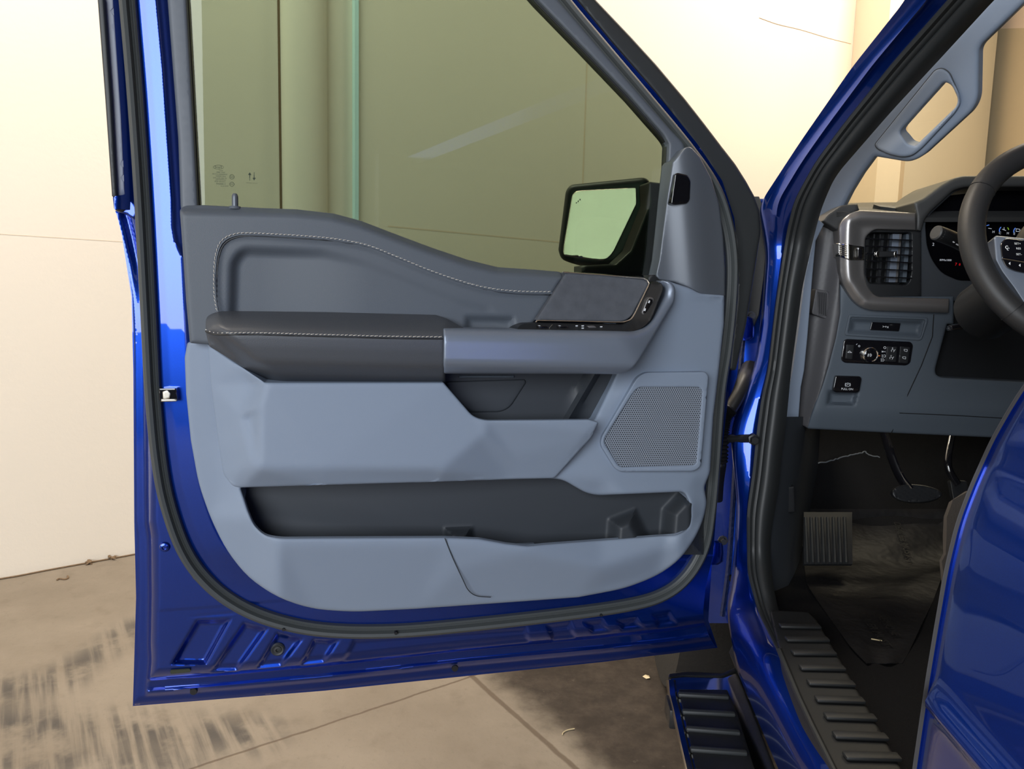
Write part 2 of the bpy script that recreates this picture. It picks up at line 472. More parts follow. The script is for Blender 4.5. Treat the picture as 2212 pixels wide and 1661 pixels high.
def floor_material():
    m = bpy.data.materials.new('stained_concrete'); m.use_nodes = True; nt = m.node_tree; N = nt.nodes; L = nt.links; b = N['Principled BSDF']
    b.inputs['Roughness'].default_value = 0.75; b.inputs['Specular IOR Level'].default_value = 0.25
    geo = N.new('ShaderNodeNewGeometry')
    def math_(op, a, c=None, clamp=False):
        n = N.new('ShaderNodeMath'); n.operation = op; n.use_clamp = clamp
        for i, q in enumerate((a, c)):
            if q is None: continue
            if isinstance(q, (int, float)): n.inputs[i].default_value = q
            else: L.new(q, n.inputs[i])
        return n.outputs[0]
    def noise(scale, detail=6, rough=0.6, stretch=None, rot=0.0):
        n = N.new('ShaderNodeTexNoise'); n.inputs['Scale'].default_value = scale; n.inputs['Detail'].default_value = detail; n.inputs['Roughness'].default_value = rough
        if stretch:
            mp = N.new('ShaderNodeMapping'); mp.inputs['Scale'].default_value = stretch; mp.inputs['Rotation'].default_value = (0, 0, rot)
            L.new(geo.outputs['Position'], mp.inputs[0]); L.new(mp.outputs[0], n.inputs['Vector'])
        else: L.new(geo.outputs['Position'], n.inputs['Vector'])
        return n.outputs['Fac']
    sep = N.new('ShaderNodeSeparateXYZ'); L.new(geo.outputs['Position'], sep.inputs[0]); X, Y = sep.outputs[0], sep.outputs[1]
    def ramp(v, lo, hi):
        r = N.new('ShaderNodeMapRange'); r.inputs[1].default_value = lo; r.inputs[2].default_value = hi; r.clamp = True; r.interpolation_type = 'SMOOTHSTEP'; L.new(v, r.inputs[0]); return r.outputs[0]
    def line(p, q, w, wob=0.006):
        p, q = np.array(p[:2]), np.array(q[:2]); t = (q - p) / np.linalg.norm(q - p); nx, ny = -t[1], t[0]
        d = math_('ADD', math_('MULTIPLY', X, float(nx)), math_('MULTIPLY', Y, float(ny))); d = math_('SUBTRACT', d, float(p[0] * nx + p[1] * ny))
        d = math_('ADD', d, math_('MULTIPLY', math_('SUBTRACT', noise(14, 3), 0.5), wob * 2))
        a = math_('ABSOLUTE', d)
        return a, d, ramp(a, w, w * 0.35)
    def blob(p, q, w):
        """distance to a segment, smooth 1 at its spine"""
        p, q = np.array(p[:2]), np.array(q[:2]); l = np.linalg.norm(q - p); t = (q - p) / l
        dx = math_('SUBTRACT', X, float(p[0])); dy = math_('SUBTRACT', Y, float(p[1]))
        s = math_('ADD', math_('MULTIPLY', dx, float(t[0])), math_('MULTIPLY', dy, float(t[1])))
        sc = math_('MINIMUM', math_('MAXIMUM', s, 0.0), float(l)); ds = math_('SUBTRACT', s, sc)
        pr = math_('ADD', math_('MULTIPLY', dx, float(-t[1])), math_('MULTIPLY', dy, float(t[0])))
        d = math_('SQRT', math_('ADD', math_('MULTIPLY', ds, ds), math_('MULTIPLY', pr, pr)))
        return ramp(d, w, 0.0)
    def mix(fac, a, c):
        mx = N.new('ShaderNodeMix'); mx.data_type = 'RGBA'; L.new(fac, mx.inputs[0])
        for i, q in ((6, a), (7, c)):
            if isinstance(q, tuple): mx.inputs[i].default_value = (*q, 1)
            else: L.new(q, mx.inputs[i])
        return mx.outputs[2]
    n1, n2, n3 = noise(1.6, 7), noise(9, 6), noise(70, 4)
    c = mix(ramp(n1, 0.3, 0.7), (0.185, 0.156, 0.122), (0.250, 0.215, 0.172))
    c = mix(math_('MULTIPLY', ramp(n2, 0.52, 0.75), 0.35), c, (0.125, 0.10, 0.075))
    c = mix(math_('MULTIPLY', ramp(n3, 0.55, 0.8), 0.25), c, (0.105, 0.088, 0.070))
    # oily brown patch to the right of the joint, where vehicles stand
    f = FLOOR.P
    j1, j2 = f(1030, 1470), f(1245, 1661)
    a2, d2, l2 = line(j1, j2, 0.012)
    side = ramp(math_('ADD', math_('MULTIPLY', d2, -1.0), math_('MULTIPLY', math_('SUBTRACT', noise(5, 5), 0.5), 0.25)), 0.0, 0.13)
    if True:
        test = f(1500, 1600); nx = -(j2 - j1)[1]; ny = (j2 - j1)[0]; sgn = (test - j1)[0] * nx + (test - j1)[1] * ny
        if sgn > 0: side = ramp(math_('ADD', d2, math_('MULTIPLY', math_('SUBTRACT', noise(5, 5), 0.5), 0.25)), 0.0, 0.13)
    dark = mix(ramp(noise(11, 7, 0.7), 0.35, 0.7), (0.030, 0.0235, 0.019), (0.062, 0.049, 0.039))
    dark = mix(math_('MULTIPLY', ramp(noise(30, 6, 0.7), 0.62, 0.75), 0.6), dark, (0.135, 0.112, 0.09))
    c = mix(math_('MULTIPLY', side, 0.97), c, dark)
    # tyre scuffs: long grey smears broken into streaks
    ang = math.atan2(*(f(560, 1661) - f(500, 1540))[[1, 0]])
    st = noise(7, 4, 0.6, (1.0, 1.0, 1.0))
    tx, ty = math.cos(ang), math.sin(ang)
    ca = math_('MULTIPLY', math_('ADD', math_('MULTIPLY', X, tx), math_('MULTIPLY', Y, ty)), 1.6); cb = math_('MULTIPLY', math_('ADD', math_('MULTIPLY', X, -ty), math_('MULTIPLY', Y, tx)), 30.0)
    cx = N.new('ShaderNodeCombineXYZ'); L.new(ca, cx.inputs[0]); L.new(cb, cx.inputs[1]); ns = N.new('ShaderNodeTexNoise'); ns.inputs['Scale'].default_value = 1.0; ns.inputs['Detail'].default_value = 4
    L.new(cx.outputs[0], ns.inputs['Vector']); mp_streak = ns.outputs['Fac']
    for p, q, w, k in (((-60, 1560), (540, 1590), 0.16, 0.85), ((-80, 1500), (110, 1480), 0.16, 0.8), ((150, 1450), (300, 1350), 0.13, 0.75), ((-60, 1640), (380, 1650), 0.12, 0.75)):
        s = blob(f(*p), f(*q), w); s = math_('MULTIPLY', s, ramp(mp_streak, 0.38, 0.6)); s = math_('MULTIPLY', s, ramp(st, 0.3, 0.55))
        c = mix(math_('MULTIPLY', s, k), c, (0.05, 0.047, 0.046))
    a1, d1, l1 = line(f(430, 1655), f(985, 1472), 0.006)
    for l in (l1, l2): c = mix(math_('MULTIPLY', l, 0.7), c, (0.085, 0.06, 0.042))
    L.new(c, b.inputs['Base Color'])
    bp = N.new('ShaderNodeBump'); bp.inputs['Strength'].default_value = 0.3; bp.inputs['Distance'].default_value = 0.003
    hgt = math_('SUBTRACT', math_('ADD', n3, math_('MULTIPLY', n2, 0.5)), math_('MULTIPLY', math_('MAXIMUM', l1, l2), 1.5))
    L.new(hgt, bp.inputs['Height']); L.new(bp.outputs['Normal'], b.inputs['Normal'])
    return m
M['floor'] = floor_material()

def wpt(s, h, z): return WALL.o + WALL.u * s + WALL.n * h + np.array([0, 0, z])
def wall_box(name, s0, s1, h0, h1, z0, z1, m):
    c = wpt((s0 + s1) / 2, (h0 + h1) / 2, (z0 + z1) / 2)
    return finish(name, box_mesh(c, WALL.u * (s1 - s0) / 2, WALL.n * (h1 - h0) / 2, np.array([0, 0, (z1 - z0) / 2])), m, None, 20)
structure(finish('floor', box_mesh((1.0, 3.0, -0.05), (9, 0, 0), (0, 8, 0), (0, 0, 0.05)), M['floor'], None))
structure(finish('ceiling', box_mesh((1.0, 3.5, 5.65), (9, 0, 0), (0, 7.5, 0), (0, 0, 0.05)), M['ceil'], None))
def ws(px, py, h=0.0): return WALL.uv(WALL.P(px, py, h))
s_seam = ws(604, 430)[0]; s_j2 = ws(1262, 300)[0]; s_end = ws(1850, 0)[0]
structure(wall_box('wall_back', -4.0, s_end + 3.5, -0.15, 0.0, 0.0, 5.6, M['wall']))
structure(finish('wall_right', box_mesh(K(5.2, 2.0, 2.8), KX * 0.1, KY * 6.5, (0, 0, 2.8)), M['wall2'], None))
structure(finish('wall_left', box_mesh((-5.6, -1.5, 2.8), (0.1, 0, 0), (0, 2.5, 0), (0, 0, 2.8)), M['wall'], None))
# joints, half-round column and thin pale strip on the back wall
s_c0, s_c1 = ws(607, 250)[0], ws(704, 250)[0]
sm_, rad = (s_c0 + s_c1) / 2, (s_c1 - s_c0) / 2
rows = []
for z in (0.0, 5.55):
    rows.append([wpt(sm_ - rad * math.cos(t), rad * 0.75 * math.sin(t) + 0.001, z) for t in np.linspace(0, math.pi, 17)])
structure(loft('trim_1', rows, M['wall'], None, ang=60))
s_p = ws(765, 200)[0]
structure(wall_box('trim_2', s_p - 0.011, s_p + 0.011, 0.001, 0.03, 0.0, 5.55, mat('pale_green_strip', (0.62, 0.88, 0.92), 0.3)))
structure(wall_box('trim_3', s_c0 - 0.012, s_c0 - 0.002, 0.001, 0.004, 0.0, 5.55, M['debris']))
M['joint'] = mat('wall_joint_shadow_gap', (0.52, 0.46, 0.38), 0.9)
structure(wall_box('trim_4', s_j2 - 0.006, s_j2 + 0.006, 0.0005, 0.002, 0.0, 5.55, M['wall2']))
za = WALL.P(120, 513)[2]; zb = WALL.P(1100, 513)[2]
structure(wall_box('trim_5', -1.5, s_c0 - 0.3, 0.0002, 0.0006, za - 0.0015, za + 0.0015, M['wall2']))
structure(wall_box('trim_6', s_p + 0.2, s_j2 + 0.6, 0.0002, 0.0006, zb - 0.004, zb + 0.004, M['wall2']))
crk = spl([WALL.P(x, y, 0.002) for x, y in ((1640, 38), (1680, 52), (1730, 64), (1790, 82), (1838, 94))], 6)
structure(tube('trim_7', crk, 0.003, mat('wall_crack', (0.74, 0.60, 0.50), 0.9), None, m=6))
# projecting pier right of the wall, seen past the windshield pillar
sp0 = ws(1850, 0)[0]; 
def wall_x(px, py, h): return ws(px, py, h)[0]
s1 = sp0
c0 = wpt(s1, 0, 0); d1 = PD(1850, 0, 1.0); 
pier_a = WALL.P(1850, 0); pier_d = float((pier_a - CAM) @ _F)
pa = PD(1850, 0, pier_d); pb = PD(1924, 0, pier_d * 0.93); pc = PD(1976, 0, pier_d * 0.925); pd_ = PD(1976, 0, pier_d)
def prism(pts, z0, z1):
    a = [(p[0], p[1], z0) for p in pts]; b = [(p[0], p[1], z1) for p in pts]; n = len(pts)
    me = pydata(a + b, [(i, (i + 1) % n, (i + 1) % n + n, i + n) for i in range(n)] + [tuple(range(n))[::-1], tuple(range(n, 2 * n))])
    fixn(me); return me
structure(finish('trim_8', prism([pa + WALL.n * 0.002, pb, pc, PD(1985, 0, pier_d)], 0.0, 5.58), M['wall2'], None, 20))

# ------------------------------------------------------------------ the truck
TR = empty('pickup_truck', tuple(K(0.95, 0.6, 0.0)), 'bright blue pickup truck parked with its driver door wide open, blue-grey interior showing', 'truck')

def floor_pt(x, y, lift):
    """cab floor under a pixel: flat pan, then the rising toe board"""
    best = None
    prof_ = [(-2.25, 0.575), (-0.2, 0.575), (0.22, 0.58), (0.36, 0.63), (0.58, 0.84), (0.66, 1.05)]
    r = rays(x, y)
    for (f0, z0), (f1, z1) in zip(prof_[:-1], prof_[1:]):
        o = K(0, f0, z0); n = np.cross(KX, K(0, f1, z1) - o); n /= np.linalg.norm(n)
        k = ((o - CAM) @ n + lift) / (r @ n); p = CAM + r * k; f = (p - KO) @ KY
        if f0 - 0.02 <= f <= f1 + 0.02 and k > 0: return p
    return CAM + r * 1.7
# ---- front door shell: pressed blue steel with embossed ribs along the bottom
sil = [(231, -160), (244, 0), (262, 250), (270, 420), (247, 424), (247, 450), (254, 470), (264, 510), (277, 570), (286, 640), (289, 740), (290, 900), (291, 1010), (292, 1128),
       (297, 1160), (298, 1290), (296, 1390), (298, 1425), (289, 1523), (500, 1507), (700, 1489), (1000, 1456), (1300, 1428), (1450, 1412), (1546, 1398),
       (1531, 1372), (1522, 1345), (1519, 1320), (1524, 1270), (1540, 1200), (1548, 1100), (1555, 960), (1575, 800), (1590, 640), (1594, 560), (1586, 470), (1560, 390), (1506, 310), (1416, 200), (1316, 85), (1246, 0), (1116, -160)]
whole = [(358, -160), (372, 0), (392, 250), (406, 440), (420, 640), (1300, 640), (1500, 560), (1530, 430), (1492, 345), (1402, 225), (1302, 112), (1206, 0), (1076, -160)]
Lx = np.array([(y, x) for x, y in sil[:19]]); Lx = Lx[np.argsort(Lx[:, 0])]
Bx = np.array(sil[18:25], float)
# run of the rubber weatherstrip, px
WS = spl([(262, -160), (276, 0), (293, 200), (308, 420), (320, 640), (326, 760), (331, 850), (343, 980), (362, 1085), (400, 1190), (455, 1262), (530, 1314), (620, 1346), (720, 1361), (850, 1362), (1000, 1350),
          (1200, 1328), (1350, 1307), (1430, 1284), (1483, 1243), (1518, 1180), (1532, 1100), (1541, 1000), (1552, 850), (1567, 750), (1577, 650), (1579, 560), (1567, 480), (1540, 405), (1485, 325),
          (1398, 220), (1300, 105), (1212, 0), (1090, -160)], 10)
ribs = [[(424, 1337), (502, 1335), (446, 1437), (366, 1436)], [(526, 1342), (581, 1357), (514, 1451), (449, 1453)], [(598, 1363), (657, 1379), (611, 1441), (547, 1447)],
        [(676, 1377), (736, 1381), (703, 1433), (642, 1440)], [(762, 1378), (1138, 1352), (1150, 1390), (735, 1431)],
        [(1176, 1348), (1233, 1340), (1250, 1380), (1190, 1388)], [(1258, 1342), (1301, 1336), (1321, 1364), (1278, 1370)], [(1328, 1338), (1376, 1331), (1393, 1358), (1343, 1364)], [(1404, 1326), (1448, 1318), (1468, 1350), (1420, 1358)]]
rib_sd = [quad_sd(q) for q in ribs]
def shell_h(px, py):
    d_l = px - np.interp(py, Lx[:, 0], Lx[:, 1]); d_b = np.interp(px, Bx[:, 0], Bx[:, 1]) - py
    wsd = seg_dist(np.stack([px, py], 1), WS[::2], closed=False)
    lower = (py > 455)
    hl = np.interp(d_l, [0, 4, 20, 25, 30, 38, 46], [-.036, -.034, -.0335, -.030, -.012, -.004, 0.0])
    hb = np.interp(d_b, [0, 6, 16, 20, 27, 34, 50, 58, 66, 74], [-.040, -.036, -.034, -.029, -.0235, -.029, -.026, -.012, -.005, -.001])
    h = np.where(lower, np.minimum(hl, np.where(d_b < 200, hb, 0)), 0.0)
    emb = 0
    for i, f in enumerate(rib_sd):
        dep = 0.012 if i < 4 else (0.007 if i == 4 else 0.008)
        emb = emb - dep * sm(-1.0, 13.0, f(px, py))
    h = h + emb
    # inner flange rises from the weatherstrip to the trim
    inn = ((px > np.interp(py, WS[:150, 1], WS[:150, 0])) & (py < 1290)) & (px < 700)
    h = h + np.where(inn, (np.interp(wsd, [0, 11, 18, 40, 72, 78, 100], [0, 0, .0006, .0052, .0085, .0086, .000])) * (1 - sm(520, 690, px)) * (1 - sm(1180, 1285, py)), 0)
    lft = (px < np.interp(py, WS[:150, 1], WS[:150, 0])) & (py < 760)
    xl_ = np.interp(py, [-160, 0, 262, 420, 464, 510, 570, 640, 740], [231, 244, 252, 254, 252, 264, 277, 286, 289])
    h = h - np.where(lft, 0.00042 * np.clip(px - xl_, 0, 60) * (1 - sm(520, 700, py)), 0)
    xr_ = np.interp(py, [-160, 0, 150, 300, 430, 490, 525, 562], [322, 338, 352, 362, 371, 372, 378, 398])
    h = h - np.where((py < 562) & (px > xr_) & (px < 440), 0.006 * sm(0, 9, px - xr_) + 0.00035 * np.clip(px - xr_, 0, 40), 0)
    # crease of the lower left corner panel
    h = h - 0.004 * sm(0, 14, quad_sd([(392, 1330), (540, 1316), (505, 1328), (420, 1336)])(px, py))
    return h
shell = panel('front_door', sil, DOOR, 0.0, M['blue'], TR, label='blue painted front door shell standing open', fn=shell_h, back=-0.05, holes=[whole], step=4.6, rnd=0.0, r=3, ang=50)
skin = [(226, -160), (240, 0), (256, 250), (252, 455), (262, 500), (284, 640), (288, 800), (290, 1128), (294, 1290), (287, 1525), (700, 1492), (1300, 1430), (1550, 1399), (1530, 1340), (1545, 1100), (1580, 800), (1594, 560), (1520, 640), (1000, 660), (420, 640), (388, 440), (362, 0), (352, -160)]
panel('outer_skin', skin, DOOR, -0.055, M['blue'], shell, back=-0.06, step=60, rnd=0.0)

def dpath(p, h): return np.array([DOOR.P(x, y, h) for x, y in p])
def hpath(p): return np.array([DOOR.P(x, y, h) for x, y, h in p])
# weatherstrip: one bulb and a flat lip with two ribs
ws3 = dpath(even(WS, 12), 0.002)
prof = [(-.012, -.006), (-.0125, .004), (-.010, .011), (-.005, .014), (0, .0125), (.003, .006), (.0045, .0085), (.007, .006), (.0085, .0085), (.0115, .006), (.0125, 0), (.0125, -.006)]
me = sweep_mesh(ws3, [(-a, b) for a, b in prof][::-1], up=DOOR.n); fixn(me)
M['strip'] = mat('grey_black_rubber', (0.055, 0.062, 0.064), 0.5, bump=(600, 0.2, 0.0003))
finish('weatherstrip', me, M['strip'], shell, 40)
# black edge seal beside the windshield pillar
es = [(1114, -160), (1246, 0), (1316, 85), (1416, 200), (1480, 282), (1530, 350), (1566, 430), (1588, 520), (1592, 640), (1575, 800), (1590, 800), (1612, 700), (1628, 600), (1643, 500), (1640, 455), (1630, 425), (1612, 392), (1588, 354), (1560, 318), (1522, 268), (1480, 214), (1416, 138), (1363, 80), (1287, 0), (1150, -160)]
panel('edge_seal', es, DOOR, -0.012, M['rubber'], shell, back=-0.05, rnd=0.006, r=6, step=14)
# sash applique outside the rear window edge, with its blue end cap
panel('sash_applique', [(176, -160), (212, 0), (228, 210), (243, 424), (270, 424), (262, 250), (245, 0), (228, -160)], DOOR, -0.02, M['applique'], shell, label='grey strip along the rear window edge', back=-0.045, rnd=0.003, step=18)
panel('sash_lip', [(170, -160), (211, 0), (227, 210), (242, 424), (252, 424), (240, 210), (225, 0), (184, -160)], DOOR, -0.009, M['rubber'], shell, back=-0.05, rnd=0.003, step=18)
panel('corner_cap', [(243, 424, 4), (272, 422), (292, 440), (300, 456), (290, 474), (272, 462), (254, 458, 8), (246, 450)], DOOR, -0.012, M['blue'], shell, back=-0.05, rnd=0.003, step=6)
lathe('cap_screw', [(0, .003), (.004, .003), (.0075, .001), (.0085, -.002)], DOOR.P(261, 447, -0.011), DOOR.n, M['black'], shell, m=14)

# window frame plastic round the pane
fo = [(350, -160), (362, 0), (385, 300), (390, 445), (420, 640), (1430, 640), (1438, 560), (1452, 420), (1482, 335, 12), (1478, 310, 10), (1452, 283), (1400, 225), (1302, 112), (1206, 0), (1076, -160)]
fi = [(391, -150), (404, 0), (416, 220), (428, 440), (440, 630), (1416, 630), (1422, 560), (1440, 400), (1444, 312, 4), (1432, 290, 8), (1360, 208), (1260, 103), (1160, 0), (1030, -150)]
fr_o = panel('window_frame_trim', fo, DOOR, 0.012, M['frametrim'], shell, back=-0.02, holes=[fi], step=14, rnd=0.006)
panel('window_run', [(x + a, y) for (x, y, *_), a in zip(fi, [-6] * 5 + [6] * 9)], DOOR, 0.0, M['black'], shell, label='black rubber run along the pane', back=-0.02, holes=[[(x + a, y + b) for (x, y, *_), a, b in zip(fi, [4] * 5 + [-4] * 9, [0] * 9 + [6] * 5)]], step=16, rnd=0.002)
# latch opening, plug, screws, slots
panel('latch_recess', [(343, 839, 3), (381, 838, 4), (384, 866, 4), (345, 868, 3)], DOOR, 0.019, M['gloss'], shell, back=0.0, step=6, rnd=0.001)
panel('latch_claw', [(351, 846), (362, 842, 3), (369, 850, 3), (366, 862), (352, 864)], DOOR, 0.0215, M['steel'], shell, back=0.01, step=4, rnd=0.0012)
panel('latch_plate', [(348, 862), (382, 862), (382, 867, 2), (348, 868)], DOOR, 0.021, M['steel'], shell, back=0.01, step=6, rnd=0.001)
lathe('rubber_plug', [(0, .002), (.003, .002), (.0035, .005), (.0065, .0045), (.007, .003), (.010, .004), (.0125, .0015), (.013, -.003)], DOOR.P(600, 1402, -0.012), DOOR.n, M['rubber'], shell, m=24)
lathe('panel_screw', [(0, .002), (.0035, .002), (.004, .005), (.007, .004), (.009, .001), (.0095, -.003)], DOOR.P(356, 1181, 0.0), DOOR.n, M['blue'], shell, m=20)
panel('drain_slot', [(367, 1448, 4), (411, 1445, 4), (412, 1452, 4), (368, 1456, 4)], DOOR, 0.0008, mat('slot_dark', (0.03, 0.035, 0.02), 0.8), shell, back=-0.004, step=5, rnd=0)
for (x, y) in ((418, 1494), (983, 1444)):
    lathe('drain_hole', [(0, .0012), (.006, .0012), (.0068, -.003)], DOOR.P(x, y, -0.0235), DOOR.n, M['black'], shell, m=14)
for (x, y) in ((614, 1352), (854, 1360), (1293, 1322)):
    lathe('strip_clip', [(0, .0165), (.0028, .0165), (.0033, .010)], DOOR.P(x, y, 0.002), DOOR.n, M['black'], shell, m=10)
panel('strip_tab', [(415, 1248), (424, 1246, 2), (442, 1262), (436, 1266)], DOOR, 0.008, M['rubber'], shell, back=0.0, step=5, rnd=0.001)

# ---- side window and the print on it
win = panel('side_window', [(385, -155), (398, 0), (410, 220), (422, 440), (436, 635), (1422, 635), (1428, 560), (1446, 400), (1450, 306), (1436, 286), (1364, 202), (1264, 97), (1166, 0), (1036, -155)], DOOR, -0.008, M['glass'], TR, label='green tinted side window glass', back=-0.012, step=120, rnd=0)
bars = []
def dmark(px, py, w, hh, h=-0.0065):
    c = DOOR.P(px, py, h); k = 0.00084
    return box_mesh(c, DOOR.u * w / 2 * k, DOOR.v * hh / 2 * k, DOOR.n * 0.0001)
gm = [sweep_mesh(np.array([DOOR.P(472 + 11 * math.cos(t), 361 + 4.3 * math.sin(t), -0.0065) for t in np.linspace(0, 2 * math.pi, 25)[:-1]]), circ(0.0003, 4), up=DOOR.n, closed=True)]
gm.append(text_mesh('Ford', DOOR.P(472, 361, -0.0064), DOOR.u, DOOR.v, 0.0040, mirror=True))
for y, w, t in ((368.5, 10, 'DOT'), (372.5, 18, 'DOT 5804'), (376.5, 34, 'TEMPERED SOLAR'), (380.8, 28, 'A3M 000563'), (384.8, 42, 'E2 43R 0012 AS2'), (388.6, 28, 'LAMINATED'), (392.4, 30, 'DRIVER SIDE'), (397.2, 22, 'S 000543')):
    gm.append(text_mesh(t, DOOR.P(475 + (2 if w < 30 else 0), y, -0.0064), DOOR.u, DOOR.v, 0.0021 if y != 397.2 else 0.0028, mirror=True))
for x in (478, 482, 486, 489, 492): gm.append(dmark(x, 402, 1.2, 1.2))
for cx_, cy_, r_ in ((501, 382, 5.0), (501, 398, 4.6)):
    gm.append(sweep_mesh(np.array([DOOR.P(cx_ + r_ * math.cos(t), cy_ + r_ * math.sin(t), -0.0065) for t in np.linspace(0, 2 * math.pi, 21)[:-1]]), circ(0.0003, 4), up=DOOR.n, closed=True))
gm.append(text_mesh('E2', DOOR.P(501, 382, -0.0064), DOOR.u, DOOR.v, 0.0035, mirror=True)); gm.append(text_mesh('CCC', DOOR.P(501, 398, -0.0064), DOOR.u, DOOR.v, 0.0028, mirror=True))
finish('glass_marking', join(gm), M['blackprint'], win, smooth=False)
am = []
for x, s, y0 in ((539.5, -1, 372), (549, 1, 390)):
    tri = [DOOR.P(x, y0 + s * 0, -0.0064)] ; y = y0
    tip, base = (y, y + 6) if s < 0 else (y, y - 6)
    am.append(pydata([DOOR.P(x, tip, -0.0064), DOOR.P(x - 3.6, base, -0.0064), DOOR.P(x + 3.6, base, -0.0064)], [(0, 1, 2)]))
    am.append(dmark(x, (base + (base - s * 5)) / 2, 1.6, 6))
    for k in range(3): am.append(dmark(x, base - s * (6.6 + 2.2 * k), 1.5, 1.2))
am.append(text_mesh('POWER WINDOW', DOOR.P(544, 395.5, -0.0064), DOOR.u, DOOR.v, 0.0015, mirror=True))
finish('arrow_marking', join(am), M['blackprint'], win, smooth=False)

# ---- door trim: blue-grey plastic with the map pocket cut in it
tro = [(405, 740, 4), (399, 772), (402, 850), (412, 950), (429, 1045, 30), (455, 1120, 34), (490, 1190, 32), (536, 1248, 34), (600, 1291, 34), (672, 1315, 34), (760, 1322, 40), (900, 1315), (1100, 1301), (1250, 1290), (1350, 1271, 30), (1420, 1244, 30),
       (1470, 1208, 28), (1503, 1160, 25), (1520, 1120, 18), (1527, 1085, 10), (1521, 1052, 8), (1534, 1020, 8), (1541, 900), (1553, 800), (1564, 700), (1565, 638, 4), (1512, 634, 8), (1490, 622, 8), (1440, 606), (1380, 640), (1300, 700), (960, 716), (480, 716)]
pocket = [(520, 1053, 4), (1188, 1033, 20), (1216, 1036, 20), (1264, 1064, 22), (1290, 1070, 20), (1478, 1062, 10), (1489, 1085), (1492, 1115), (1487, 1142, 10), (1466, 1154, 12), (1180, 1175), (1140, 1179), (1095, 1174), (1035, 1163), (960, 1160), (604, 1162, 16), (570, 1156, 16), (548, 1132, 12), (536, 1102)]
th = facets([(380, 700, .030), (405, 740, .030), (400, 850, .030), (415, 960, .030), (455, 1120, .032), (540, 1250, .034), (680, 1318, .036), (900, 1316, .036), (1250, 1290, .036), (1420, 1244, .034), (1520, 1120, .034), (1600, 1120, .03), (1520, 1350, .03), (600, 1380, .03), (380, 1200, .03),
             (448, 745, .034), (455, 830, .034), (470, 945, .034), (482, 1025, .036), (520, 1053, .046), (545, 1120, .070), (600, 1172, .088), (960, 1172, .088), (1035, 1176, .088), (1140, 1192, .088), (1460, 1166, .080), (1500, 1100, .050), (1485, 1062, .050),
             (600, 1225, .075), (1000, 1225, .075), (1300, 1225, .070), (1440, 1180, .065),
             (1565, 638, .045), (1553, 800, .045), (1541, 900, .045), (1600, 700, .045), (1470, 640, .062), (1400, 770, .062), (1300, 905, .062), (1282, 950, .060), (1200, 1034, .052), (1290, 1070, .040), (1520, 1052, .038), (1525, 1010, .055), (1310, 1035, .060), (1540, 820, .052), (1390, 800, .058),
             (700, 760, .03), (700, 1000, .045), (1000, 800, .03), (1150, 900, .03), (1000, 1040, .050)], blur=16)
trim = panel('door_trim', tro, DOOR, 0.0, M['trim'], TR, label='blue-grey moulded door trim panel', fn=th, back=0.0, holes=[pocket, [(950, 770), (1340, 775), (1331, 808), (1284, 905), (1262, 922), (1020, 922), (950, 840)]], backfn=lambda px, py, hh: np.where((px > 515) & (px < 1495) & (py > 1075) & (py < 1200), hh - 0.007, -1), step=9, rnd=0.006, r=3, ang=40)
pl = facets([(490, 1020, .006), (1520, 1020, .006), (490, 1100, .006), (1520, 1100, .006), (490, 1190, .012), (1100, 1190, .012), (1520, 1190, .012)], 8)
def pocket_h(px, py):
    h = pl(px, py)
    h = h + 0.030 * sm(-4, 22, quad_sd([(960, 1140), (1020, 1138), (1028, 1200), (964, 1200)])(px, py))
    h = h + 0.045 * sm(-6, 30, quad_sd([(1316, 1122), (1372, 1100), (1420, 1200), (1310, 1200)])(px, py)) + 0.05 * sm(-6, 34, quad_sd([(1432, 1100), (1468, 1062), (1520, 1060), (1520, 1200), (1424, 1200)])(px, py))
    return h
panel('map_pocket', [(500, 1015), (1520, 1015), (1520, 1198), (500, 1198)], DOOR, 0.0, M['charcoal'], trim, label='charcoal liner inside the map pocket', fn=pocket_h, back=-0.004, step=5, rnd=0.0)
me = sweep_mesh(hpath(spl([(961, 1163, .0895), (978, 1205, .082), (1000, 1252, .070), (1012, 1275, .060), (1030, 1287, .052), (1060, 1290, .050)], 6)), circ(0.0009, 6), up=DOOR.n)
finish('trim_seam', me, M['charcoal'], trim)

# middle shelf moulding
ins = [(448, 742), (572, 826), (958, 826), (1022, 900, 20), (1048, 908, 16), (1272, 906), (1294, 912, 6), (1276, 946), (1198, 1033, 6), (1100, 1035), (960, 1040), (518, 1053, 6), (503, 1050, 6), (482, 1024, 8), (470, 945), (455, 830)]
ih = facets([(448, 742, .036), (455, 830, .036), (470, 945, .036), (482, 1024, .038), (500, 742, .045), (512, 790, .060), (516, 900, .066), (520, 985, .070), (546, 830, .064), (543, 900, .067), (574, 827, .098), (560, 880, .098), (535, 985, .088), (522, 1012, .075), (504, 1050, .05), (518, 1054, .05),
             (958, 826, .104), (700, 1012, .104), (560, 1012, .100), (950, 1012, .104), (700, 1050, .080), (940, 1042, .080), (1020, 900, .104), (1050, 908, .106), (1290, 906, .106), (1050, 934, .105), (1275, 932, .105), (1036, 945, .104), (955, 1018, .103), (1100, 1036, .062), (1198, 1034, .062), (1232, 990, .0815), (1262, 950, .0982), (1110, 985, .083), (1320, 900, .106), (1300, 800, .106)], blur=10)
panel('shelf_moulding', ins, DOOR, 0.0, M['trim'], trim, fn=ih, back=0.02, backfn=lambda px, py, hh: np.where((px > 1010) & (px < 1300) & (py < 930), hh - 0.007, -1), step=8, rnd=0.004, r=2, ang=40)

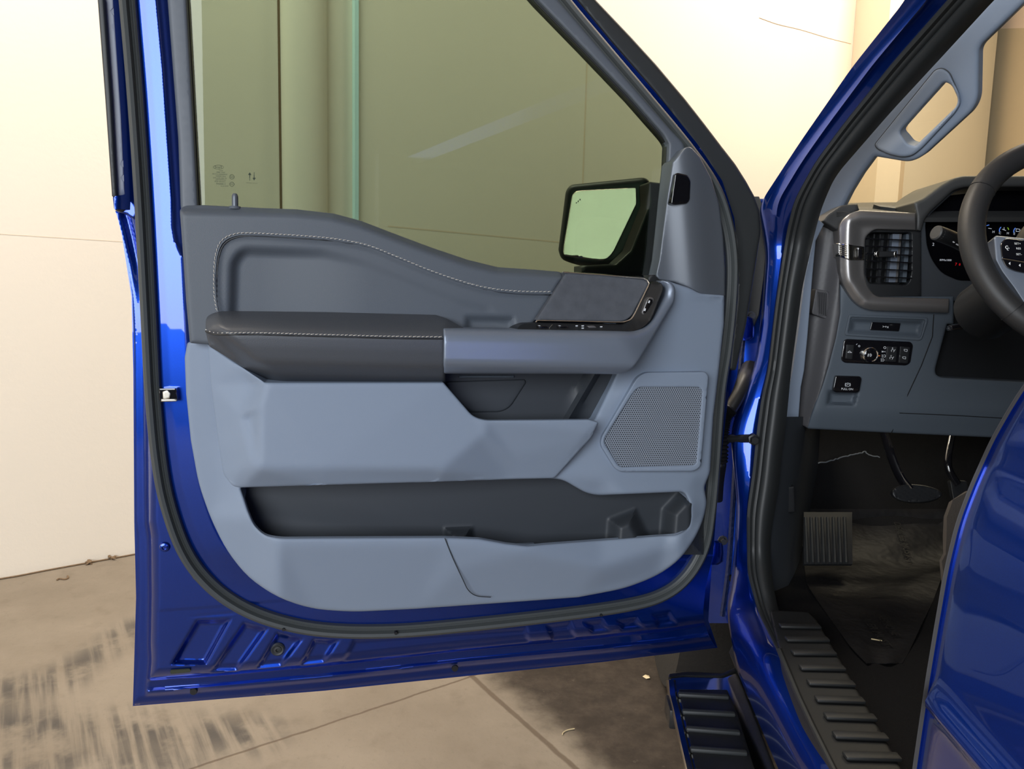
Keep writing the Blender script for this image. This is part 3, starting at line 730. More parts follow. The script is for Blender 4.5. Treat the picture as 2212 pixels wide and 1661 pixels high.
# dark bin between pull handle and shelf
panel('storage_bin', [(940, 790), (1345, 790), (1332, 812), (1262, 945), (1020, 945), (960, 836)], DOOR, 0.034, M['charcoal'], trim, label='charcoal bin below the pull handle', back=0.02, step=14, rnd=0.002,
      fn=lambda px, py: 0.022 * sm(-4, 8, (px - (1268 - (py - 810) * 0.50)) * 0.9) * (1 - 0.0 * px) - 0.026 * sm(-4, 6, (px - (1286 - (py - 810) * 0.5)) * 0.9))
panel('bin_door', [(962, 824, 8), (1134, 819, 8), (1137, 826, 6), (1102, 880, 14), (1082, 890, 14), (1012, 891), (962, 836)], DOOR, 0.037, M['charcoal'], trim, back=0.03, step=14, rnd=0.003)
panel('bin_hinge', [(992, 811), (1110, 811), (1110, 816), (992, 816)], DOOR, 0.040, M['dashgrey'], trim, back=0.03, step=20, rnd=0.001)

# upper pad, its seam and the suede corner
pad = [(388, 452, 8), (400, 444, 10), (440, 443), (560, 449), (640, 452), (720, 461), (780, 477), (850, 504), (930, 534), (1010, 561), (1075, 577), (1150, 582), (1210, 587, 8), (1217, 597, 6), (1180, 655), (1155, 694), (1130, 716), (1100, 720), (960, 726), (600, 745), (450, 744), (410, 741, 5), (402, 650), (396, 560)]
seam = spl([(470, 680), (463, 640), (462, 590), (466, 548), (478, 520), (503, 506), (540, 503), (640, 508), (720, 515), (790, 528), (850, 551), (930, 584), (1010, 611), (1070, 624), (1130, 629), (1196, 630)], 10)
inner_poly = np.vstack([seam, [[1190, 720], [474, 740]]])
rec_poly = rc([(492, 560, 30), (520, 528, 30), (700, 534), (790, 556), (900, 600), (1000, 640), (1060, 655), (1120, 720), (486, 740)], 10)
def pad_h(px, py):
    P = np.stack([px, py], 1); ds = seg_dist(P, seam, closed=False); inn = inside(P, inner_poly)
    h = np.where(inn, -0.0035 * sm(3, 15, ds), 0.0)
    dr = seg_dist(P, rec_poly); inr = inside(P, rec_poly)
    fade = 1 - 0.75 * sm(560, 800, px)
    h = h - 0.014 * fade * np.where(inr, sm(0, 26, dr), 0)
    h = h - 0.010 * sm(-2, 16, quad_sd([(1004, 680), (1112, 682), (1116, 740), (1000, 740)])(px, py))
    top = np.interp(px, [388, 640, 720, 780, 850, 930, 1010, 1075, 1150, 1215], [446, 452, 461, 477, 504, 534, 561, 577, 582, 587])
    return h - 0.018 * (1 - sm(0, 22, py - top)) ** 2
upad = panel('upper_pad', pad, DOOR, 0.058, M['pad'], trim, label='charcoal padded upper door panel', fn=pad_h, back=0.0, step=7, rnd=0.006, r=2, ang=45)
finish('pad_piping', sweep_mesh(dpath(even(seam + np.array([3.0, 3.5]), 10), 0.0572), circ(0.0018, 6), up=DOOR.n), M['pad'], trim, 60)
finish('pad_groove', sweep_mesh(dpath(even(seam + np.array([6.5, 7.0]), 10), 0.0562), circ(0.0012, 6), up=DOOR.n), M['black'], trim, 60)
def stitches(path_px, hs, gap=9.2, ln=6.4, r=0.0006):
    q = even(path_px, 1.0); ms = []
    i = 0
    while i + ln < len(q):
        a, b = q[int(i)], q[int(i + ln)]; d = b - a; nrm = np.array([d[1], -d[0]]) / np.linalg.norm(d)
        h0 = hs(a) if callable(hs) else hs
        pts = [DOOR.P(*(a - nrm * 0.7), h0 - 0.0006), DOOR.P(*((a + b) / 2), h0 + 0.0007), DOOR.P(*(b + nrm * 0.7), h0 - 0.0006)]
        ms.append(sweep_mesh(np.array(pts), circ(r, 5), up=DOOR.n)); i += gap
    return join(ms)
finish('pad_stitching', stitches(seam, 0.0587), M['thread'], trim, label='pale contrast stitching')
lathe('lock_pin', [(0, .022), (.003, .0213), (.0046, .0185), (.005, .015), (.005, -.012)], DOOR.P(508, 447, 0.034), (0, 0, 1), M['sail'], trim, m=16)
lathe('pin_bezel', [(.0052, .002), (.009, .0015), (.0105, -.003)], DOOR.P(508, 448, 0.034), (0, 0, 1), M['pad'], trim, m=16)

su = [(1218, 588), (1392, 600, 8), (1401, 612, 6), (1364, 684, 10), (1346, 695, 10), (1158, 691), (1181, 655), (1220, 594)]
panel('suede_insert', su, DOOR, 0.060, M['suede'], trim, fn=facets([(1150, 580, .0), (1400, 590, .0), (1150, 695, .012), (1370, 695, .02), (1410, 612, .012)], 5), back=0.03, step=10, rnd=0.003)
tubep = hpath([(1157, 696, .082), (1160, 692.5, .082)] + [tuple(q) for q in spl([(1165, 692.5, .082), (1250, 694, .083), (1330, 696, .083), (1352, 694, .083), (1366, 685, .082), (1384, 650, .078), (1402, 613, .074)], 8)] + [(1398, 606, .070), (1390, 601, .066), (1300, 594, .062), (1216, 588, .062)])
finish('chrome_strip', sweep_mesh(tubep, circ(0.0017, 8, 0.003), up=DOOR.n), M['chrome'], trim, 50, label='bright chrome strip')

# armrest
ar = [(444, 690, 8), (452, 677, 8), (474, 672, 8), (700, 674), (940, 680), (966, 688, 10), (990, 702), (1010, 712), (990, 716), (962, 718), (962, 826), (900, 827), (576, 825, 6), (452, 748), (444, 716)]
aseam = spl([(444, 711), (452, 715), (468, 718.5), (500, 718.5), (560, 718.5), (650, 721), (760, 724), (860, 726.5), (956, 727.5), (1012, 728)], 10)
def ah(px, py):
    ys_ = np.interp(px, aseam[:, 0], aseam[:, 1]); d = py - ys_
    h = np.interp(d, [-60, -46, -38, -26, -12, -3, 5, 30, 58, 66, 84, 105, 120], [.052, .060, .082, .110, .130, .1385, .141, .140, .136, .132, .110, .074, .06])
    for k in (-3, 3): h = h + np.interp(d + k, [-60, -46, -38, -26, -12, -3, 5, 30, 58, 66, 84, 105, 120], [.052, .060, .082, .110, .130, .1385, .141, .140, .136, .132, .110, .074, .06])
    h = h / 3
    dl_ = np.minimum((px - 444), ((px - 444) * 109 - (py - 716) * 132) / 171.0)
    h = h - 0.050 * (1 - sm(-6, 34, dl_)) ** 1.5
    return h - 0.02 * sm(955, 1000, px) * (d < 0)
arm = panel('armrest', ar, DOOR, 0.0, M['leather'], trim, label='dark leather armrest', fn=ah, back=0.03, step=8, rnd=0.006, r=3, ang=50)
aseam = aseam[aseam[:, 0] < 957]
def ahp(a):
    return float(ah(np.array([a[0]]), np.array([a[1]]))[0]) + 0.0008
finish('armrest_stitching', stitches(aseam, ahp), M['thread'], trim, label='pale contrast stitching')
finish('armrest_groove', sweep_mesh(np.array([DOOR.P(x, y, ahp((x, y)) - 0.0008) for x, y in even(aseam + np.array([0, 4.5]), 10)]), circ(0.0012, 6), up=DOOR.n), M['black'], trim, 60)

# switch panel on the armrest end, with its switches
spn = [(1116, 714), (1120, 704, 6), (1132, 698, 6), (1160, 697), (1344, 701), (1364, 692, 10), (1404, 613, 4), (1414, 606, 4), (1430, 612, 6), (1434, 624, 6), (1408, 690, 14), (1392, 706, 14), (1370, 716), (1250, 716)]
sph = facets([(1116, 716, .116), (1116, 697, .085), (1344, 700, .086), (1344, 716, .120), (1366, 690, .086), (1404, 612, .074), (1434, 618, .095), (1404, 695, .112), (1380, 714, .118)], 3)
panel('switch_panel', spn, DOOR, 0.0, M['black'], trim, fn=sph, back=0.03, step=6, rnd=0.002, ang=45)
def swh(x, y): return float(sph(np.array([float(x)]), np.array([float(y)]))[0])
for x in (1170, 1214): 
    panel('window_switch', [(x - 10, 704), (x + 12, 704), (x + 20, 712), (x - 2, 712)], DOOR, swh(x, 707) + 0.003, M['gloss'], trim, back=0.06, step=5, rnd=0.0015)
    panel('switch_icon', [(x - 8, 703), (x - 4, 703), (x + 3, 707), (x, 707)], DOOR, swh(x, 706) + 0.0035, M['white'], trim, back=swh(x, 706), step=5, rnd=0)
tube('switch_divider', np.array([DOOR.P(1187, 708, swh(1187, 708) + .002), DOOR.P(1193, 701.5, swh(1193, 702) + .002)]), 0.0007, M['steel'], trim, m=6)
panel('mirror_switch', [(1268, 704, 3), (1284, 703, 3), (1290, 709, 3), (1274, 710, 3)], DOOR, swh(1278, 706) + 0.004, M['silver'], trim, back=0.06, step=4, rnd=0.001)
for x, y in ((1246, 704), (1259, 704), (1259, 709), (1299, 706)):
    panel('switch_icon', [(x - 2.5, y - 1), (x + 2.5, y - 1.2), (x + 2, y + 1), (x - 2.5, y + 1)], DOOR, swh(x, y) + 0.0014, M['white'], trim, back=swh(x, y), step=4, rnd=0)
me_ = [(1398, 647), (1404, 641, 3), (1412, 644, 4), (1412, 650), (1397, 680), (1393, 682, 3), (1387, 678, 4), (1387, 674)]
panel('memory_bezel', me_, DOOR, swh(1400, 662) + 0.0018, M['silver'], trim, back=0.05, step=4, rnd=0.0008)
ctr = np.array([1399.7, 662]); me2 = [tuple(ctr + (np.array(q[:2]) - ctr) * 0.82) for q in me_]
panel('memory_switch', me2, DOOR, swh(1400, 662) + 0.0032, M['gloss'], trim, back=0.05, step=4, rnd=0.001)
for x, y in ((1393, 669), (1402, 652)):
    panel('switch_icon', [(x - 2, y + 2), (x, y - 3.2), (x + 2.4, y - 2.4), (x + 1, y + 3)], DOOR, swh(1400, 662) + 0.004, M['white'], trim, back=swh(1400, 662) + .003, step=3, rnd=0)

# pull handle beam turning up to the corner
ph = [(958, 709, 4), (1368, 716, 10), (1394, 706, 12), (1410, 688, 10), (1433, 640), (1436, 622, 6), (1420, 610, 5), (1430, 605, 4), (1450, 609, 10), (1459, 622, 8), (1457, 650, 8), (1382, 776, 10), (1364, 800, 14), (1338, 808, 10), (958, 807, 4)]
ph_e = spl([(940, 708), (1200, 713), (1350, 716), (1378, 713), (1398, 701), (1412, 682), (1426, 655), (1435, 632), (1430, 612), (1418, 600)], 8)
def hh_(px, py):
    d = seg_dist(np.stack([px, py], 1), ph_e, closed=False)
    h = sum(np.interp(d + k, [-4, 0, 8, 16, 30, 74, 82, 100, 110], [.122, .128, .137, .1405, .142, .1415, .136, .114, .10]) for k in (-4, -2, 0, 2, 4)) / 5
    return h - 0.052 * sm(1330, 1500, px + (720 - py) * 0.5)
panel('pull_handle', ph, DOOR, 0.0, M['handle'], trim, label='satin grey pull handle bar', fn=hh_, back=0.055, step=8, rnd=0.004, ang=45)

# speaker
spk_m = bpy.data.materials.new('perforated_grey_plastic'); spk_m.use_nodes = True
nt = spk_m.node_tree; b = nt.nodes['Principled BSDF']; b.inputs['Roughness'].default_value = 0.55
uvn = nt.nodes.new('ShaderNodeUVMap'); uvn.uv_map = 'uv'; mp = nt.nodes.new('ShaderNodeMapping'); mp.inputs['Scale'].default_value = (1 / 0.0044, 1 / 0.0038, 1)
nt.links.new(uvn.outputs[0], mp.inputs[0]); sx = nt.nodes.new('ShaderNodeSeparateXYZ'); nt.links.new(mp.outputs[0], sx.inputs[0])
def mth(op, a, c=None):
    n = nt.nodes.new('ShaderNodeMath'); n.operation = op
    for i, q in enumerate((a, c)):
        if q is None: continue
        if isinstance(q, (int, float)): n.inputs[i].default_value = q
        else: nt.links.new(q, n.inputs[i])
    return n.outputs[0]
row = mth('FLOOR', sx.outputs[1]); odd = mth('MULTIPLY', mth('MODULO', mth('ABSOLUTE', row), 2.0), 0.5)
fx = mth('SUBTRACT', mth('FRACT', mth('ADD', sx.outputs[0], odd)), 0.5); fy = mth('MULTIPLY', mth('SUBTRACT', mth('FRACT', sx.outputs[1]), 0.5), 0.866)
dd = mth('SQRT', mth('ADD', mth('MULTIPLY', fx, fx), mth('MULTIPLY', fy, fy)))
hole_ = nt.nodes.new('ShaderNodeMapRange'); hole_.inputs[1].default_value = 0.24; hole_.inputs[2].default_value = 0.33; nt.links.new(dd, hole_.inputs[0])
mx = nt.nodes.new('ShaderNodeMix'); mx.data_type = 'RGBA'; mx.inputs[6].default_value = (0.012, 0.014, 0.018, 1); mx.inputs[7].default_value = (0.235, 0.27, 0.33, 1)
nt.links.new(hole_.outputs[0], mx.inputs[0]); nt.links.new(mx.outputs[2], b.inputs['Base Color'])
rim_o = [(1376, 815, 12), (1394, 804, 12), (1524, 803, 8), (1531, 812, 6), (1514, 1008, 12), (1500, 1018, 10), (1340, 1019, 8), (1328, 1012, 8), (1297, 962, 10), (1299, 944, 10)]
gr = [(1368, 848, 10), (1380, 836, 8), (1510, 836, 6), (1517, 844, 6), (1504, 1000, 8), (1498, 1005, 6), (1342, 1009, 6), (1334, 1003, 6), (1305, 955, 8), (1308, 944, 8)]
panel('speaker_bezel', rim_o, DOOR, 0.0695, M['trim'], trim, back=0.05, holes=[gr], step=9, rnd=0.003, fn=lambda px, py: 0.0 * px)
panel('speaker_grille', [(x + (2 if x > 1420 else -2), y + (2 if y > 920 else -2), *r_) for x, y, *r_ in gr], DOOR, 0.0665, spk_m, trim, label='perforated speaker grille', back=0.05, step=12, rnd=0.0)

# sail panel by the mirror
sl = [(1470, 330, 6), (1480, 318, 6), (1492, 317, 8), (1512, 338), (1536, 384), (1553, 440), (1562, 510), (1566, 580), (1566, 640, 4), (1514, 636, 10), (1492, 624, 12), (1456, 610), (1424, 604), (1416, 596), (1424, 560), (1440, 430), (1452, 350)]
panel('sail_panel', sl, DOOR, 0.020, M['sail'], trim, fn=lambda px, py: 0.006 + 0.020 * np.exp(-np.abs((px - np.interp(py, [320, 640], [1482, 1508])) / np.where(px < np.interp(py, [320, 640], [1482, 1508]), 46, 50)) ** 2.0), back=-0.01, step=5, rnd=0.003, ang=50)
panel('gloss_insert', [(1458, 375, 5), (1464, 373, 3), (1486, 378, 6), (1492, 390, 5), (1490, 432, 4), (1484, 440, 5), (1456, 443, 5), (1449, 440, 4)], DOOR, 0.0495, M['gloss'], trim, label='glossy black lozenge on the sail panel', back=0.0, step=6, rnd=0.003)

panel('corner_filler', [(1400, 594), (1446, 592), (1452, 618), (1402, 618)], DOOR, 0.024, M['black'], trim, back=0.0, step=14, rnd=0.002)
# ---- side mirror beyond the pane
fi_ = math.radians(15)
MIR = Frame(DOOR.P(1310, 480, -0.17), (math.cos(fi_), -math.sin(fi_), 0), (0, 0, 1))
mo = [(1212, 560, 10), (1206, 540), (1222, 412, 12), (1232, 399, 10), (1390, 383, 8), (1402, 388, 6), (1400, 440, 6), (1356, 545, 16), (1330, 572, 14), (1290, 576), (1240, 571, 16)]
mg = [(1218, 552, 8), (1216, 540), (1236, 420, 10), (1246, 412, 6), (1374, 405, 4), (1375, 440, 4), (1323, 548, 12), (1305, 564, 10)]
mirror = panel('side_mirror', mo, MIR, 0.0, M['black'], TR, back=-0.09, step=10, rnd=0.012, r=4)
panel('mirror_glass', mg, MIR, 0.006, M['mirror'], mirror, back=-0.004, step=12, rnd=0.001)
for x, y in ((1245, 438), (1249, 435), (1253, 431)):
    panel('mirror_icon', [(x - 1, y - 1.5), (x + 1, y - 1.5), (x + 1, y + 1.5), (x - 1, y + 1.5)], MIR, 0.0066, M['black'], mirror, back=0.006, step=3, rnd=0)
ARM = Frame(DOOR.P(1400, 500, -0.07), DOOR.u, DOOR.v)
panel('mirror_arm', [(1400, 392, 6), (1450, 398), (1446, 600), (1300, 594), (1255, 590, 4), (1255, 574), (1330, 570), (1362, 540), (1402, 440)], ARM, 0.0, M['black'], mirror, back=-0.05, step=14, rnd=0.006)

# ------------------------------------------------------------------ body side: windshield pillar, hinge pillar, sill
def col(*keys):
    """(px, py, depth) keys -> smooth dense polyline with an even parameter"""
    return spl(np.array(keys, float), 8)
def at_y(keys, ys):
    k = np.array(keys, float); return np.stack([np.interp(ys, k[:, 1], k[:, 0]), ys], 1)
YS = np.concatenate([np.linspace(-60, 440, 30), np.linspace(455, 1290, 60), np.linspace(1300, 1700, 32)])
jl = [(1985, -60), (1956, 0), (1840, 146), (1729, 306), (1642, 439), (1650, 500), (1657, 550), (1652, 620), (1646, 700), (1634, 782), (1607, 859), (1586, 916), (1580, 955), (1583, 998), (1590, 1060), (1593, 1097), (1589, 1201), (1578, 1289), (1570, 1330), (1593, 1451), (1630, 1539), (1681, 1661), (1700, 1700)]
jr = [(2100, -60), (2049, 0), (1932, 133), (1826, 266), (1764, 350), (1718, 434), (1701, 502), (1691, 567), (1677, 662), (1661, 800), (1647, 857), (1636, 936), (1628, 1017), (1615, 1107), (1617, 1235), (1640, 1320), (1681, 1404), (1721, 1498), (1792, 1661), (1812, 1700)]
dl = [(1.12, -60), (1.16, 0), (1.52, 440), (1.552, 520), (1.556, 1250), (1.52, 1340), (1.36, 1451), (1.10, 1661), (1.06, 1700)]
dr = [(1.10, -60), (1.14, 0), (1.47, 440), (1.53, 520), (1.53, 1200), (1.45, 1310), (1.26, 1404), (0.925, 1661), (0.89, 1700)]
def fld(keys, y): k = np.array(keys, float); return np.interp(y, k[:, 1], k[:, 0])
def smooth1(a, w=5):
    p = np.pad(a, w, mode='edge'); return np.convolve(p, np.ones(2 * w + 1) / (2 * w + 1), 'valid')
YD = np.linspace(-60, 1700, 260)
JL, JR, DL, DR = (smooth1(fld(k, YD), 3) for k in (jl, jr, dl, dr))
rows = []
for i, y in enumerate(YD):
    a = PD(JL[i], y, DL[i]); b = PD(JR[i], y, DR[i]); r = []
    up = 1 - sm(420, 520, y); low = sm(1290, 1420, y)
    bul = 0.010 * (1 - low) * (1 - up) + 0.03 * low + 0.016 * up
    for t in (0, .06, .14, .25, .38, .5, .62, .75, .86, .94, 1.0):
        p = a * (1 - t) + b * t
        ridge = np.interp(t, [0, .3, .46, .52, .6, 1], [0, .2, .75, 1.0, .35, 0]) * up * 0.016
        flat = np.interp(t, [0, .14, .5, .86, 1], [0, .9, 1, .8, 0]) * 0.010 * (1 - up) * (1 - low)
        roll_ = math.sin(math.pi * t) * 0.034 * low
        r.append(p + (CAM - p) / np.linalg.norm(CAM - p) * (ridge + flat + roll_))
    r.insert(0, a + KY * 0.05 + KX * 0.01)
    rows.append(r)
body = loft('body_side', rows, M['blue'], TR, thick=0.003, label='blue painted windshield pillar, hinge pillar and sill', ang=60)
# rubber seal round the opening
sr = [(2205, -60), (2144, 0), (2035, 119), (1924, 239), (1837, 339), (1802, 380), (1775, 442), (1764, 480), (1753, 524), (1731, 621), (1720, 703), (1707, 800), (1696, 917), (1688, 971), (1680, 1053), (1666, 1134), (1661, 1180), (1667, 1260), (1680, 1320), (1712, 1404), (1742, 1470), (1770, 1520)]
YB = np.linspace(-60, 1520, 230); B0 = smooth1(fld(jr, YB), 3) - 2; B1 = smooth1(fld(sr, YB), 3); BD = smooth1(fld(dr, YB), 3)
rows = []
for i, y in enumerate(YB):
    r = []
    for t, h in ((0, -.004), (.04, .004), (.10, .007), (.17, .004), (.2, .001), (.24, .004), (.30, .006), (.35, .003), (.38, .001), (.45, .009), (.55, .014), (.66, .015), (.78, .010), (.90, .001), (1.0, -.012)):
        p = PD(B0[i] * (1 - t) + B1[i] * t, y, BD[i] + 0.01 * t)
        r.append(p + (CAM - p) / np.linalg.norm(CAM - p) * h * (1 - 0.6 * sm(1250, 1420, y)))
    rows.append(r)
loft('opening_seal', rows, M['rubber'], body, thick=0.002, ang=50)

# hinge pillar in the shade of the door gap
ys = np.linspace(430, 1345, 40)
rows = [[PD(x, y, d) for x, d in ((1520, 1.70), (1560, 1.67), (1585, 1.65), (1610, 1.645), (1640, 1.63), (1668, 1.60))] for y in ys]
loft('hinge_pillar', rows, M['blue'], body, thick=0.004)
loft('gap_seal', [[PD(x, y, d) for x, d in ((1575, 1.60), (1610, 1.62), (xr, 1.60))] for y, xr in ((425, 1640), (460, 1652), (520, 1656), (600, 1650), (680, 1640), (720, 1622))], M['rubber'], body, thick=0.004)
sl_ = spl([(1622, 612, 1.628), (1618, 650, 1.628), (1611, 690, 1.63), (1600, 790, 1.635), (1592, 900, 1.64), (1588, 1000, 1.64), (1581, 1120, 1.645), (1573, 1230, 1.65), (1560, 1330, 1.66)], 8)
me = sweep_mesh(np.array([PD(*q) for q in sl_]), circ(0.006, 7)); fixn(me); finish('seam_sealer', me, M['jambdark'], body)
def hinge(cy, h, d, cx, w):
    a = []
    for y, k in ((cy - h, .6), (cy - h * .8, 1), (cy, 1.05), (cy + h * .75, 1), (cy + h, .55)):
        a.append([PD(cx + w * x * (k if x > 0 else 1), y, d - z) for x, z in ((-1, 0), (-.9, .028), (-.3, .036), (.3, .032), (.8, .02), (1, -.01))])
    return a
loft('hinge', hinge(709, 26, 1.60, 1607, 22), M['blue'], body, thick=0.004)
loft('hinge', hinge(1194, 26, 1.60, 1538, 24), M['blue'], body, thick=0.004)
for cy, cx in ((682, 1606), (1168, 1546)):
    lathe('hinge_bolt', [(0, .008), (.006, .008), (.007, 0), (.011, 0), (.011, -.004)], PD(cx + 16, cy, 1.60), -KY, M['black'], body, m=8)
# wiring boot and check strap
bt = spl([(1622, 796, 1.615), (1612, 820, 1.58), (1598, 850, 1.56), (1580, 880, 1.55), (1566, 900, 1.55), (1559, 930, 1.555), (1556, 985, 1.565), (1552, 1030, 1.58), (1549, 1080, 1.60)], 14)
pts = np.array([PD(*q) for q in bt]); n = len(pts)
me = sweep_mesh(pts, circ(1.0, 12)); k = 12
for i in range(n):
    py = bt[i][1]; rad_ = 0.021 - 0.006 * sm(800, 880, py) - 0.003 * sm(985, 1060, py)
    if 884 < py < 1000: rad_ += 0.0022 * (1 if i % 2 else -1)
    for j in range(k):
        v = me.vertices[i * k + j]; v.co = Vector(pts[i]) + (v.co - Vector(pts[i])) * rad_
fixn(me); finish('wiring_boot', me, M['cable'], shell, 70)
tube('check_strap', np.array([PD(1548, 948, 1.57), PD(1590, 947, 1.55), PD(1622, 947, 1.52)]), 0.012, M['black'], shell, up=(0, 0, 1), ry=0.009, m=10)
lathe('strap_bolt', [(0, .016), (.008, .016), (.009, .006), (.0125, .005), (.0125, -.012)], PD(1627, 949, 1.52), -KY, M['black'], shell, m=6)

# windshield pillar trim with its grab handle
pbase, ptop = PD(1800, 440, 1.64), PD(2180, 30, 1.28)
pd_dir = (ptop - pbase) / np.linalg.norm(ptop - pbase)
n1 = np.array([pd_dir[1], -pd_dir[0], 0]); n1 /= np.linalg.norm(n1); n1 = n1 * (1 if n1[1] < 0 else -1)
n2 = np.cross(KX, pd_dir); n2 /= np.linalg.norm(n2); n2 = n2 * (1 if n2[1] < 0 else -1)
pn = 0.6 * n1 + 0.4 * n2; pn /= np.linalg.norm(pn)
PIL = Frame(pbase, np.cross(pd_dir, pn), pd_dir)
pt_o = [(2300, -80), (2212, 8), (2122, 95, 8), (2116, 108, 6), (2114, 212, 20), (2102, 238, 16), (1992, 339, 20), (1965, 350, 16), (1900, 339, 6), (1891, 338, 6), (1862, 377), (1837, 418), (1820, 452), (1790, 480), (1760, 500), (1735, 640), (1728, 640), (1752, 500), (1764, 450), (1792, 380), (1825, 336), (1914, 239), (2025, 119), (2134, 0), (2210, -80)]
hole_h = [(2040, 176, 8), (2056, 183, 10), (2070, 214, 10), (2066, 230, 10), (1978, 315, 4), (1962, 312, 12), (1944, 286, 10), (1950, 276, 8)]
ptrim = panel('pillar_trim', pt_o, PIL, 0.0, M['trim'], TR, label='blue-grey windshield pillar trim', back=-0.03, holes=[hole_h], step=9, rnd=0.010, r=2)
ring_o = [(1889, 312, 6), (2020, 150, 12), (2036, 146, 10), (2052, 156, 10), (2073, 206, 10), (2075, 224, 8), (2064, 243, 10), (1992, 320, 12), (1972, 336, 12), (1952, 340, 10), (1925, 335, 10), (1895, 322, 8)]
gx = [(x + (4 if x < 1990 else -3) * 0 , y, *r_) for x, y, *r_ in hole_h]
panel('grab_handle', ring_o, PIL, 0.003, M['trim'], ptrim, back=-0.028, holes=[gx], step=6, rnd=0.006, r=2, fn=lambda px, py: 0.008 * sm(0, 40, (px + py * 1.18 - 2258) * 0.65))
finish('handle_seam', sweep_mesh(np.array([PIL.P(*q, 0.0025) for q in rc(ring_o, 6)]), circ(0.0008, 5), up=PIL.n, closed=True), M['charcoal'], ptrim)

# windshield, roof, far side, hood and wheels of the truck
def Kq(*a): return [K(*q) for q in a]
loft('windshield', [Kq((0.18, 0.62, 1.20), (0.95, 0.80, 1.22), (1.78, 0.62, 1.20)), Kq((0.43, -0.06, 1.72), (0.95, 0.02, 1.76), (1.68, -0.06, 1.72))], M['wind'], TR, thick=0.005, flip=False)
roof = loft('roof', [Kq((0.56, -0.06, 1.86), (0.95, -0.02, 1.88), (1.62, -0.06, 1.86)), Kq((0.34, -0.9, 1.90), (0.95, -0.9, 1.92), (1.66, -0.9, 1.88)), Kq((0.26, -2.3, 1.86), (0.95, -2.3, 1.90), (1.66, -2.3, 1.86))], M['blue'], TR, thick=0.05)
loft('far_side', [[K(1.95, f, z) for f in (0.9, 0.0, -2.3)] for z in (0.5, 0.9, 1.25, )] + [[K(1.70, f, 1.84) for f in (0.1, 0.0, -2.3)]], M['charcoal'], TR, thick=0.05)
loft('rear_wall', [[K(l, -2.3, z) for l in (0.1, 1.9)] for z in (0.5, 1.85)], M['charcoal'], TR, thick=0.05)
loft('hood', [[K(l, f, z) for l, z in ((0.06, 1.06), (0.2, 1.15), (0.95, 1.19), (1.7, 1.15), (1.84, 1.06))] for f in (0.66, 1.4, 2.25)], M['blue'], TR, thick=0.02)
loft('front_fender', [[K(l, f, z) for f in (0.07, 0.2, 0.5, 1.2, 2.2)] for l, z in ((0.06, 1.06), (0.01, 0.98), (-0.005, 0.85))], M['blue'], TR, thick=0.003)
loft('grille_panel', [[K(l, 2.25, z) for l in (0.03, 0.95, 1.87)] for z in (0.55, 1.1)], M['black'], TR, thick=0.05)
tp = [(.20, -.10), (.30, -.115), (.385, -.11), (.40, -.085), (.405, 0), (.40, .085), (.385, .11), (.30, .115), (.20, .10)]
for l, f in ((0.16, 0.72), (1.74, 0.72), (0.16, -2.95), (1.74, -2.95)):
    w = lathe('wheel', tp, K(l, f, 0.405), KX, M['tyre'], TR, m=48)
    finish('rim', lathe_mesh([(0, -.06), (.06, -.07), (.10, -.05), (.19, -.09), (.205, -.10), (.205, .10), (0, .05)], K(l, f, 0.405), KX, m=32), M['silver'], w)

# sill tread plate
SILL = Frame((0, 0, 0.615), (1, 0, 0), (0, 1, 0))
sp_o = [(1663, 1318), (1746, 1322), (1764, 1340), (1808, 1415), (1880, 1540), (1958, 1680), (1800, 1680), (1735, 1540), (1690, 1430)]
plate = panel('sill_plate', sp_o, SILL, 0.0, M['sillblack'], TR, label='black ribbed door sill tread plate', back=-0.03, step=10, rnd=0.004, r=8)
for a, b in (((1684, 1351), (1772, 1353)), ((1697, 1380), (1790, 1381)), ((1710, 1409), (1805, 1410)), ((1727, 1441), (1825, 1443)), ((1744, 1473), (1846, 1477)), ((1761, 1509), (1867, 1513)), ((1781, 1546), (1892, 1550)), ((1800, 1587), (1917, 1592)), ((1823, 1632), (1944, 1635))):
    q = [SILL.P(*a, 0.004), SILL.P(*b, 0.004)]; d = q[1] - q[0]; ex = d / 2; ey = np.cross((0, 0, 1), d / np.linalg.norm(d)) * 0.008
    finish('rib', box_mesh((q[0] + q[1]) / 2, ex, ey, (0, 0, 0.003), 0.0028, 2), M['sillblack'], plate)
loft('scuff_strip', [[SILL.P(x, y, h) for x, y, h in ((xa - 7, y, .002), (xa - 3, y, .009), (xa + 3, y, .009), (xa + 7, y, .001))] for y, xa in ((1400, 1682), (1450, 1703), (1500, 1724), (1560, 1752), (1620, 1782), (1680, 1812))], M['rubber'], plate, thick=0.002)

# running board: chrome edge, ribbed pad, black end cap
RB = Frame((0, 0, 0.43), (1, 0, 0), (0, 1, 0))
rb_o = [(1444, 1462, 6), (1478, 1459, 10), (1560, 1462), (1592, 1450, 4), (1640, 1570), (1690, 1700), (1496, 1700), (1460, 1540)]
rboard = panel('running_board', rb_o, RB, 0.0, M['chrome'], TR, label='chrome running board with black ribbed pad', back=-0.035, step=8, rnd=0.006, r=4)
panel('tread_pad', [(1466, 1489, 3), (1571, 1490, 3), (1594, 1545), (1642, 1700), (1512, 1700), (1484, 1570)], RB, 0.003, M['black'], rboard, back=-0.01, step=10, rnd=0.002)
for a, b in (((1464, 1500), (1574, 1506)), ((1473, 1537), (1588, 1543)), ((1481, 1574), (1599, 1583)), ((1490, 1618), (1614, 1627)), ((1499, 1668), (1632, 1678))):
    q = [RB.P(*a, 0.005), RB.P(*b, 0.005)]; d = q[1] - q[0]; ey = np.cross((0, 0, 1), d / np.linalg.norm(d)) * 0.006
    finish('tread_rib', box_mesh((q[0] + q[1]) / 2, d / 2, ey, (0, 0, 0.005), 0.004, 2), M['rubber'], rboard)
